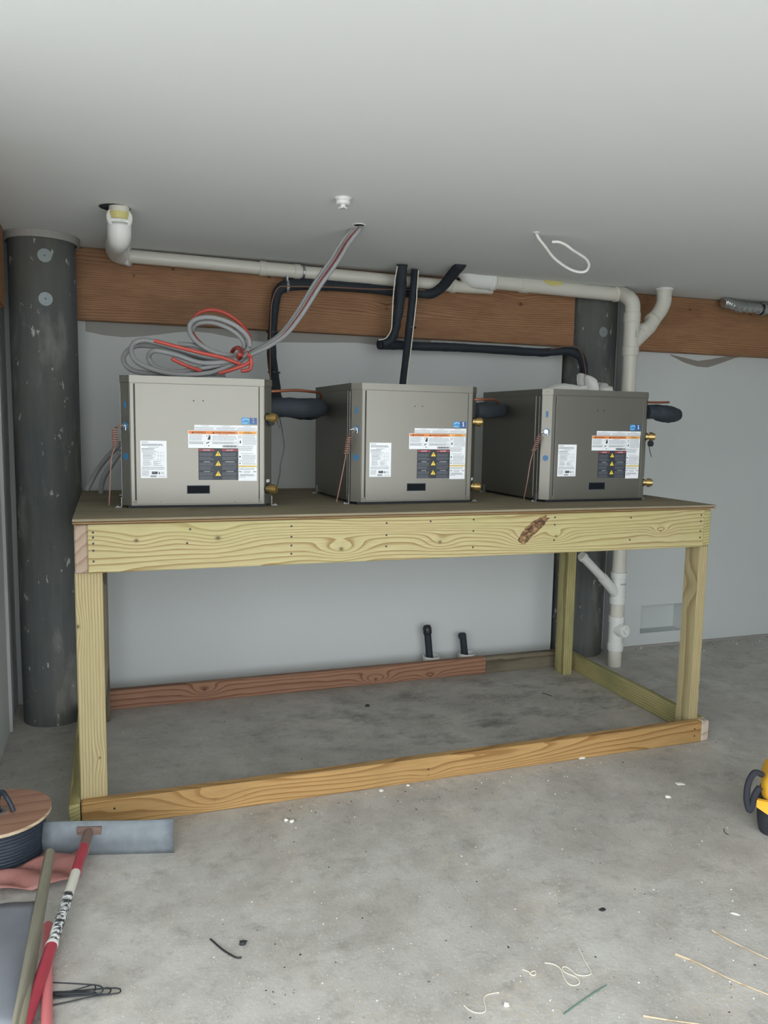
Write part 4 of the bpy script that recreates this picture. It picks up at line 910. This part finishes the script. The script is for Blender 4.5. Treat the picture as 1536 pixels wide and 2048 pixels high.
def fold(name, pts, y0, y1, sh=.93):
    A = [at(x, y, 'Y', y0) for x, y in pts]; c = sum(A, Vector())/len(A); rings = 7; vs = []; n = len(A)
    for r in range(rings):
        f = r/(rings-1); k = sh+(1-sh)*math.sin(f*math.pi)
        for i_, p in enumerate(A):
            q = Vector((c.x+(p.x-c.x)*k, y0+(y1-y0)*f, zt+.0005+(p.z-zt)*k if p.z > zt+.004 else zt+.0005)); w = noise.noise(Vector((i_*.9, r*.8, 3)))*.003
            vs.append(q+Vector((w, 0, abs(w) if p.z > zt+.004 else 0))-Vector(t.location))
    fs = [(r*n+a_, r*n+(a_+1) % n, (r+1)*n+(a_+1) % n, (r+1)*n+a_) for r in range(rings-1) for a_ in range(n)]+[tuple(range(n)), tuple((rings-1)*n+a_ for a_ in range(n-1, -1, -1))]
    mb = MB(); mb.add(vs, fs, 'white_cloth', True); mb.build(name, t)
fold('raised_fold', [(1168, 746), (1176, 748.5), (1184, 751), (1191, 755), (1195, 760), (1197, 767), (1199, 775), (1199, 784), (1184, 784), (1171, 784), (1169.5, 772), (1168, 758)], .47, .53)
fold('side_fold', [(1199, 766), (1207, 765), (1215, 766), (1219, 772), (1226, 773), (1228, 784), (1212, 784), (1199, 784), (1198, 775)], .50, .57)
fold('left_fold', [(1150, 777), (1158, 772), (1166, 770), (1172, 770), (1176, 776), (1176, 784), (1162, 784), (1150, 784)], .46, .54)

# ================================================================== FLOOR: SPOOL, BLADE, HANDLES, CLOTH
def arcpts(c, r, z, n): return [(c[0]+r*math.cos(2*math.pi*i/n), c[1]+r*math.sin(2*math.pi*i/n), z) for i in range(n)]
sC = at(-6, 1624, 'Z', .140); sx, sy, sr, sz = sC.x, sC.y, 0.150, 0.130
t = thing('wire_spool', (sx, sy, 0), 'wooden reel of dark wire standing in the left corner of the floor', 'spool')
mb = MB(); mb.ring((0, 0, 0), (0, 0, .010), sr, .022, 'spool_board', 40); mb.build('lower_flange', t)
mb = MB(); mb.ring((0, 0, sz), (0, 0, sz+.010), sr, .022, 'spool_board', 40); mb.ring((0, 0, sz+.0005), (0, 0, sz+.0095), sr+.0006, sr-.001, 'raw_strip_wood', 40); mb.build('upper_flange', t, label='round plywood flange')
mb = MB(); hel = []
for i in range(0, 34*24):
    a = 2*math.pi*i/24; k = i/(34*24); zz_ = .014+(sz-.018)*abs(((k*3) % 2)-1); hel.append(((sr-.022+.006*noise.noise(Vector((i*.01, 0, 0))))*math.cos(a), (sr-.022)*math.sin(a), zz_))
mb.tube([(0, 0, .0101), (0, 0, sz-.0001)], sr-.027, 'wire_on_spool', 40); mb.tube(hel, .0045, 'wire_on_spool', 6); mb.build('wound_wire', t)
mb = MB(); mb.ring((0, 0, sz+.009), (0, 0, sz+.013), .026, .017, 'zinc', 24); mb.build('hub_ring', t)
mb = MB(); mb.tube(smoothpath([(.005, .0, sz-.02), (.0, .02, sz+.035), (.012, .02, sz+.062), (.026, .0, sz+.055), (.040, -.01, sz+.03), (.046, -.014, sz+.012)], 5), .007, 'wire_on_spool', 8); mb.build('wire_end', t, label='stiff dark wire end looping from the hub')
# flat steel floor scraper
t = thing('floor_scraper', (0.1, -.19, 0), 'wide flat steel scraper with red handle resting on the floor before the stand', 'scraper'); IM = t.matrix_world.inverted()
L0, L1 = Vector((-.105, -.135, 0)), Vector((.269, -.234, 0)); dx = (L1-L0).normalized(); nb = Vector((dx.y, -dx.x, 0)); hb = .104
vs = []; fs = []; n = 12
for th in (0, .0025):
    for i in range(n+1):
        f = i/n; P = L0+dx*((L1-L0).length*f)
        for j in range(7):
            g = j/6; z = .0005+hb*g*(1+.01*math.sin(f*7)); bow = (-.010*(g/.5) if g < .5 else -.010+.034*(g-.5))
            vs.append(P-nb*(bow+th)+Vector((0, 0, z)))
W_ = 7; k = (n+1)*W_
for i in range(n):
    for j in range(6): a_ = i*W_+j; fs.append((a_, a_+W_, a_+W_+1, a_+1)); fs.append((k+a_, k+a_+1, k+a_+W_+1, k+a_+W_))
    fs.append((i*W_, k+i*W_, k+(i+1)*W_, (i+1)*W_)); a_ = i*W_+6; fs.append((a_, a_+W_, k+a_+W_, k+a_))
for i in (0, n):
    for j in range(6): a_ = i*W_+j; fs.append((a_, a_+1, k+a_+1, k+a_))
mb = MB(); mb.add(vs, fs, 'blade_steel', True, IM); mb.build('blade', t)
bc = L0+dx*((L1-L0).length*.355)+Vector((0, 0, .078)); Mb = Matrix(((dx.x, -nb.x, 0, bc.x), (dx.y, -nb.y, 0, bc.y), (0, 0, 1, bc.z), (0, 0, 0, 1)))
mb = MB(); mb.box((-.036, -.006, -.011), (.036, .004, .013), 'rust_bracket', IM @ Mb, bev=.001)
for x in (-.028, .028): mb.sphere((IM @ Mb) @ Vector((x, -.006, 0)), .004, 'rust_bracket', 8)
mb.build('bracket', t, label='rusty riveted bracket')
h0 = bc+nb*.01; h1 = Vector((-.10, -.93, .0145)); hd = h1-h0
hm = lambda f: h0+hd*f+Vector((0, 0, -.006*math.sin(f*math.pi)))
mb = MB(); mb.tube([hm(0), hm(.05), hm(.09)], [.013, .0145, .0145], 'rust_bracket', 16, M=IM); mb.build('ferrule', t)
mb = MB(); mb.tube([hm(.09+i*.03) for i in range(6)], .0138, 'red_paint', 16, M=IM); mb.build('red_handle', t)
mb = MB(); mb.tube([hm(.60+i*.05) for i in range(9)], .0142, 'red_paint', 16, M=IM); mb.build('red_handle', t)
mb = MB(); mb.tube([hm(.24+i*.03) for i in range(5)], .0132, 'pvc', 16, M=IM); mb.build('grey_wrap', t)
mb = MB(); mb.tube([hm(.36+i*.03) for i in range(9)], .0135, 'worn_grip', 16, M=IM, wob=.08); mb.tube([hm(.595), hm(.607)], [.0152, .0152], 'pvc_white', 16, M=IM); mb.build('worn_grip', t, label='black and white worn grip tape')
# weathered wooden handle and pale red handle, both lying along the floor
def stick(name, a, b, r, mat, label, cat='handle'):
    mb = MB(); L_ = (b-a).length; mb.tube([(0, 0, 0), (L_*.3, 0, .0), (L_*.7, 0, 0), (L_, 0, 0)], [r*.92, r, r, r], mat, 16)
    q = (b-a).to_track_quat('X', 'Z'); o = mb.build(name, None, a); o.rotation_mode = 'QUATERNION'; o.rotation_quaternion = q; return tag(o, label, cat)
a, b = at(100, 1722, 'Z', .05), at(38, 2060, 'Z', .016); a.z = .075
stick('wooden_handle', a, b+(b-a)*.25+Vector((0, 0, .012)), .0155, 'handle_wood', 'weathered grey wooden tool handle lying left of the red one')
a, b = at(96, 1850, 'Z', .013), at(93, 2060, 'Z', .013)
stick('pale_red_handle', a, b+(b-a)*.2, .012, 'pink_fibreglass', 'pale red fibreglass handle under the crossing of the other two')
# red vinyl sheet with folds
def poly_cloth(name, pts, mat, label, zf, cat, amp=.012, nn=16):
    """quad patch with folds; pts = 4 floor corners (bl, br, tr, tl)"""
    A, B, C, D_ = [at(x, y, 'Z', 0) for x, y in pts]
    def fn(u, v):
        p = (A*(1-u)+B*u)*(1-v)+(D_*(1-u)+C*u)*v
        z = .004+zf(u, v)+amp*(noise.noise(Vector((u*3.2, v*3.2, 2)))+.5)*.7
        return (p.x, p.y, max(.0035, z))
    return tag(sheet(fn, nn, nn, mat, .003).build(name), label, cat)
poly_cloth('red_sheet', [(-60, 1805), (158, 1772), (182, 1708), (-30, 1768)], 'red_bag_vinyl', 'folded pale red vinyl sheet under the wire reel', lambda u, v: .022*abs(math.sin(2.2*(u+v*.9)*math.pi*.8))+.01*v, 'sheet')
poly_cloth('blue_grey_cloth', [(-160, 2060), (42, 2060), (70, 1808), (-60, 1815)], 'blue_grey_cloth', 'crumpled blue-grey cloth on the floor at the lower left edge', lambda u, v: .012*math.sin(math.pi*u)*(.5+.5*math.sin(v*5)), 'cloth', .008)
# loops of thin dark wire
t = thing('wire_loops', at(150, 1985, 'Z', 0), 'bunch of long thin dark wire loops lying beside the red handle', 'wire'); IM = t.matrix_world.inverted()
g8 = lambda a, b: (a*.16927, 1760+b*.16927)
def flo(L_, z): return [at(*g8(a, b), 'Z', zz_) for (a, b), zz_ in zip(L_, interp(z, len(L_)))]
for L_, z in (([(600, 1210), (900, 1225), (1150, 1245), (1215, 1285), (1190, 1335), (1090, 1345), (900, 1360), (620, 1370)], [.012, .018, .012, .004]),
              ([(610, 1350), (850, 1310), (1050, 1250), (1115, 1240), (1125, 1290), (1070, 1330), (800, 1340), (610, 1335)], [.006, .014, .02, .01]),
              ([(620, 1395), (900, 1370), (1150, 1350), (1270, 1345), (1310, 1300), (1270, 1275), (1180, 1285), (900, 1310), (620, 1325)], [.004, .008, .008, .004]),
              ([(620, 1478), (850, 1430), (1100, 1375), (1380, 1340), (1425, 1305), (1390, 1280), (1250, 1280), (1000, 1300)], [.003, .006, .008, .006]),
              ([(630, 1330), (800, 1325), (1000, 1320), (1140, 1335)], [.006, .006])):
    mb = MB(); mb.tube(smoothpath(flo(L_, z), 5), .0017, 'dark_wire', 6, M=IM); mb.build('wire_loop', t)

# ================================================================== TOOL BAG (right edge)
B = at(1513, 1664, 'Z', 0); t = thing('tool_bag', (B.x, B.y, 0), 'yellow and black canvas tool bag on the floor at the right edge', 'bag', -.80)
def rb(x0, y0, z0, x1, y1, z1, taper, mat, name, n=9, bulge=.012):
    vs = []; fs = []; ring = []
    for i in range(n+1):
        f = i/n; z = z0+(z1-z0)*f; s = 1+taper*f; b_ = bulge*math.sin(math.pi*f); cx, cy = (x0+x1)/2, (y0+y1)/2; hx, hy = (x1-x0)/2*s+b_, (y1-y0)/2*s+b_
        for j in range(24):
            a = 2*math.pi*j/24; ex = 0.35; cxx = math.copysign(abs(math.cos(a))**ex, math.cos(a)); syy = math.copysign(abs(math.sin(a))**ex, math.sin(a))
            vs.append((cx+hx*cxx+.004*noise.noise(Vector((j, i, 0))), cy+hy*syy, z))
    for i in range(n):
        for j in range(24): fs.append((i*24+j, i*24+(j+1) % 24, (i+1)*24+(j+1) % 24, (i+1)*24+j))
    mb = MB(); mb.add(vs, fs, mat, True); mb.add(vs, [tuple(range(23, -1, -1)), tuple(n*24+j for j in range(24))], mat); return mb.build(name, t)
rb(.004, -.02, 0, .36, .22, .125, -.03, 'black_fabric', 'lower_body')
rb(.006, -.018, .118, .35, .215, .205, -.10, 'yellow_fabric', 'upper_body')
mb = MB(); mb.add([(-.006, -.036, .125), (.07, -.036, .125), (.034, -.040, .082), (-.006, -.034, .10), (-.002, -.02, .125), (.07, -.02, .125), (.034, -.02, .082), (-.002, -.02, .10)], [(3, 2, 1, 0), (4, 5, 6, 7), (0, 1, 5, 4), (2, 3, 7, 6), (1, 2, 6, 5), (3, 0, 4, 7)], 'yellow_fabric'); mb.build('corner_flap', t)
mb = MB(); mb.tube(smoothpath([(.005, .02, .19), (-.018, .0, .20), (-.034, -.02, .17), (-.036, -.03, .12), (-.026, -.035, .085), (-.020, -.03, .10), (-.012, -.028, .14), (.0, -.025, .165)], 6), [.010]*3, 'black_fabric', 8); mb.build('shoulder_strap', t)
mb = MB(); mb.tube(smoothpath([(.05, .0, .20), (.04, .02, .235), (.09, .06, .262), (.20, .08, .265), (.29, .08, .235), (.30, .08, .20)], 6), .012, 'black_fabric', 10); mb.build('carry_handle', t)
mb = MB(); mb.box((.03, -.005, .2), (.33, .205, .212), 'black_fabric', bev=.005); mb.build('zip_lid', t)

# ================================================================== FLOOR DEBRIS
def chip(px, py, s, mat, name, label, cat, flat_=.5, seed=0, long_=1.0, rz=0):
    c = at(px, py, 'Z', 0); mb = MB(); mb.sphere((0, 0, s*flat_*.8), s, mat, 10, scale=(long_, 1, flat_), wob=.6, seed=seed); o = mb.build(name, None, c, (0, 0, rz)); return tag(o, label, cat)
chip(572, 1642, .008, 'plaster_chip', 'plaster_flake', 'crumpled white flake below the front rail, left half of a pair', 'debris', .6, 1)
chip(584, 1644, .008, 'plaster_chip', 'plaster_flake', 'crumpled white flake below the front rail, right half of a pair', 'debris', .6, 2, 1.2, .8)
chip(762, 1582, .008, 'plaster_chip', 'plaster_flake', 'oval white chip close under the middle of the front rail', 'debris', .4, 3, 1.3)
chip(816, 1572, .0065, 'plaster_chip', 'plaster_flake', 'small white chip touching the middle of the front rail', 'debris', .5, 4)
chip(1336, 1595, .009, 'plaster_chip', 'plaster_flake', 'cream crumb on the open floor left of the tool bag', 'debris', .5, 5, 1.2)
chip(1360, 1568, .012, 'plaster_chip', 'plaster_flake', 'long white sliver behind the cream crumb near the tool bag', 'debris', .2, 6, 1.7, -.5)
chip(1163, 1517, .010, 'plaster_chip', 'plaster_flake', 'white flake tucked under the right half of the front rail', 'debris', .4, 7, 1.5)
chip(1470, 1828, .006, 'plaster_chip', 'plaster_flake', 'small white sliver above the wood strips at lower right', 'debris', .3, 8, 2.2, -.9)
chip(1013, 2012, .007, 'plaster_chip', 'plaster_flake', 'tan pebble-like crumb between the strings at the bottom', 'debris', .7, 9)
chip(486, 1888, .009, 'dark_wire', 'dark_scrap', 'small dark plastic scrap beside the black tie', 'debris', .6, 10)
chip(735, 1412, .010, 'ink_black', 'dark_scrap', 'dark clod on the floor under the middle of the stand', 'debris', .5, 11)
chip(1205, 1820, .007, 'dark_wire', 'dark_scrap', 'dark speck of dirt in the middle of the right floor', 'debris', .3, 12, 1.6)
def fl_tube(name, L_, r, mat, label, cat):
    P = smoothpath([at(x, y, 'Z', r+.0006) for x, y in L_], 6); c = P[0].copy(); c.z = 0; mb = MB(); mb.tube([p-c for p in P], r, mat, 8); return tag(mb.build(name, None, c), label, cat)
fl_tube('cable_tie', [(421, 1878), (445, 1899), (470, 1914), (483, 1915)], .0022, 'black_plastic', 'black cable tie on the floor with a bent tip', 'tie')
g7 = lambda a, b: (900+a*.22786, 1850+b*.22786)
fl_tube('white_string', [g7(*p) for p in [(830, 332), (910, 345), (970, 385), (1000, 460), (1040, 515), (1095, 532), (1138, 505), (1110, 460), (1040, 430), (995, 405), (985, 375), (1020, 368), (1070, 400), (1110, 435), (1180, 445), (1235, 430), (1225, 385), (1180, 310), (1150, 245), (1128, 205)]], .0013, 'white_string', 'longest white string twisting in a figure eight on the floor', 'string')
fl_tube('white_string', [g7(*p) for p in [(122, 705), (170, 745), (230, 770), (300, 765), (312, 720), (297, 650), (330, 612), (430, 592)]], .0012, 'white_string', 'thin white S-shaped string at the bottom centre of the floor', 'string')
fl_tube('white_string', [g7(*p) for p in [(635, 390), (690, 410), (720, 440), (750, 435), (748, 405), (715, 412), (700, 430)]], .0014, 'white_string', 'short knotted white string left of the figure-eight string', 'string')
fl_tube('green_wire', [(1127, 2028), (1160, 2004), (1190, 1984), (1213, 1970)], .0013, 'green_wire', 'straight green wire lying on the floor', 'wire')
fl_tube('black_hair_wire', [(1448, 1657), (1450, 1665), (1458, 1670)], .0010, 'dark_wire', 'tiny curled black wire beside the tool bag', 'wire')
fl_tube('dark_twig', [(1084, 1386), (1092, 1388), (1103, 1392)], .0018, 'dark_wire', 'thin dark twig on the floor under the stand at right', 'debris')
def strip(L_, w, label):
    P = [at(x, y, 'Z', .003) for x, y in L_]; mb = MB(); c = P[0].copy(); c.z = 0; mb.tube([p-c for p in smoothpath(P, 4)], interp([w*1.7, w*1.2, w, w], len(smoothpath(P, 4))), 'raw_strip_wood', 5, smooth=False)
    return tag(mb.build('wood_sliver', None, c), label, 'sliver')
strip([(1350, 1908), (1395, 1926), (1460, 1958), (1545, 1993)], .0017, 'longest pale wood sliver with a frayed tip at lower right')
strip([(1424, 1861), (1470, 1886), (1545, 1922)], .0015, 'brownish wood sliver above the longest one at lower right')
strip([(1286, 2032), (1350, 2042), (1430, 2052)], .0015, 'pale wood sliver cut by the bottom edge')
mb = MB(); rnd = random.Random(11)
for k in range(900):
    if k < 560: px, py = rnd.uniform(420, 1530), rnd.uniform(1520, 2040)
    elif k < 780: px = rnd.uniform(560, 1480); py = 1640-(px-350)*.149+abs(rnd.gauss(0, 30))+2
    else: px, py = rnd.uniform(230, 1300), rnd.uniform(1380, 1520)
    c = at(px, py, 'Z', 0)
    if not (-.2 < c.x < 4 and c.y < 1.0): continue
    if c.x > 2.02 and c.y < -.25: continue
    if -0.02 < c.y < .04 and c.x < 2.5: continue
    s = rnd.choice((.0008, .0010, .0012, .0015, .0020, .0028)); mb.sphere(c+Vector((0, 0, s*.4)), s, rnd.choice(('plaster_chip', 'plaster_chip', 'raw_crumb', 'torn_paper', 'ink_black')), 5, scale=(1, rnd.uniform(.6, 1.6), .6), wob=.5, seed=k)
for k in range(90):   # crumbs along the foot of the right wall
    x = rnd.uniform(2.9, 5.0); s = rnd.uniform(.002, .006); mb.sphere((x, WY-.03-rnd.random()**2*.15, s*.4), s, rnd.choice(('plaster_chip', 'torn_paper', 'torn_paper')), 5, wob=.5, seed=k)
tag(mb.build('floor_crumbs'), 'scattered plaster crumbs and sawdust on the concrete floor', 'debris', kind='stuff')

# sub-parts: small pieces carried by a part
def under(child, parent, holders):
    for h in holders:
        kids = list(h.children)
        P_ = [k for k in kids if k.name.split('.')[0] == parent]
        for k in kids:
            if k.name.split('.')[0] == child and P_: k.parent = P_[0]
roots = [o for o in COL.objects if o.parent is None and o.type == 'EMPTY']
for c_, p_ in (('hub_ring', 'upper_flange'), ('bracket', 'blade'), ('cleanout_plug', 'cleanout_neck'), ('cable_tie', 'foam_sleeve'), ('corner_flap', 'upper_body'), ('panel_hole', 'front_panel'), ('access_slot', 'front_panel'), ('rating_label', 'front_panel'), ('caution_strip', 'front_panel'), ('warning_label', 'front_panel'), ('danger_label', 'front_panel'), ('service_label', 'front_panel'), ('blue_sticker', 'front_panel'), ('worn_grip', 'red_handle'), ('bark_scar', 'front_apron')):
    if c_ == 'bark_scar': continue
    under(c_, p_, roots)
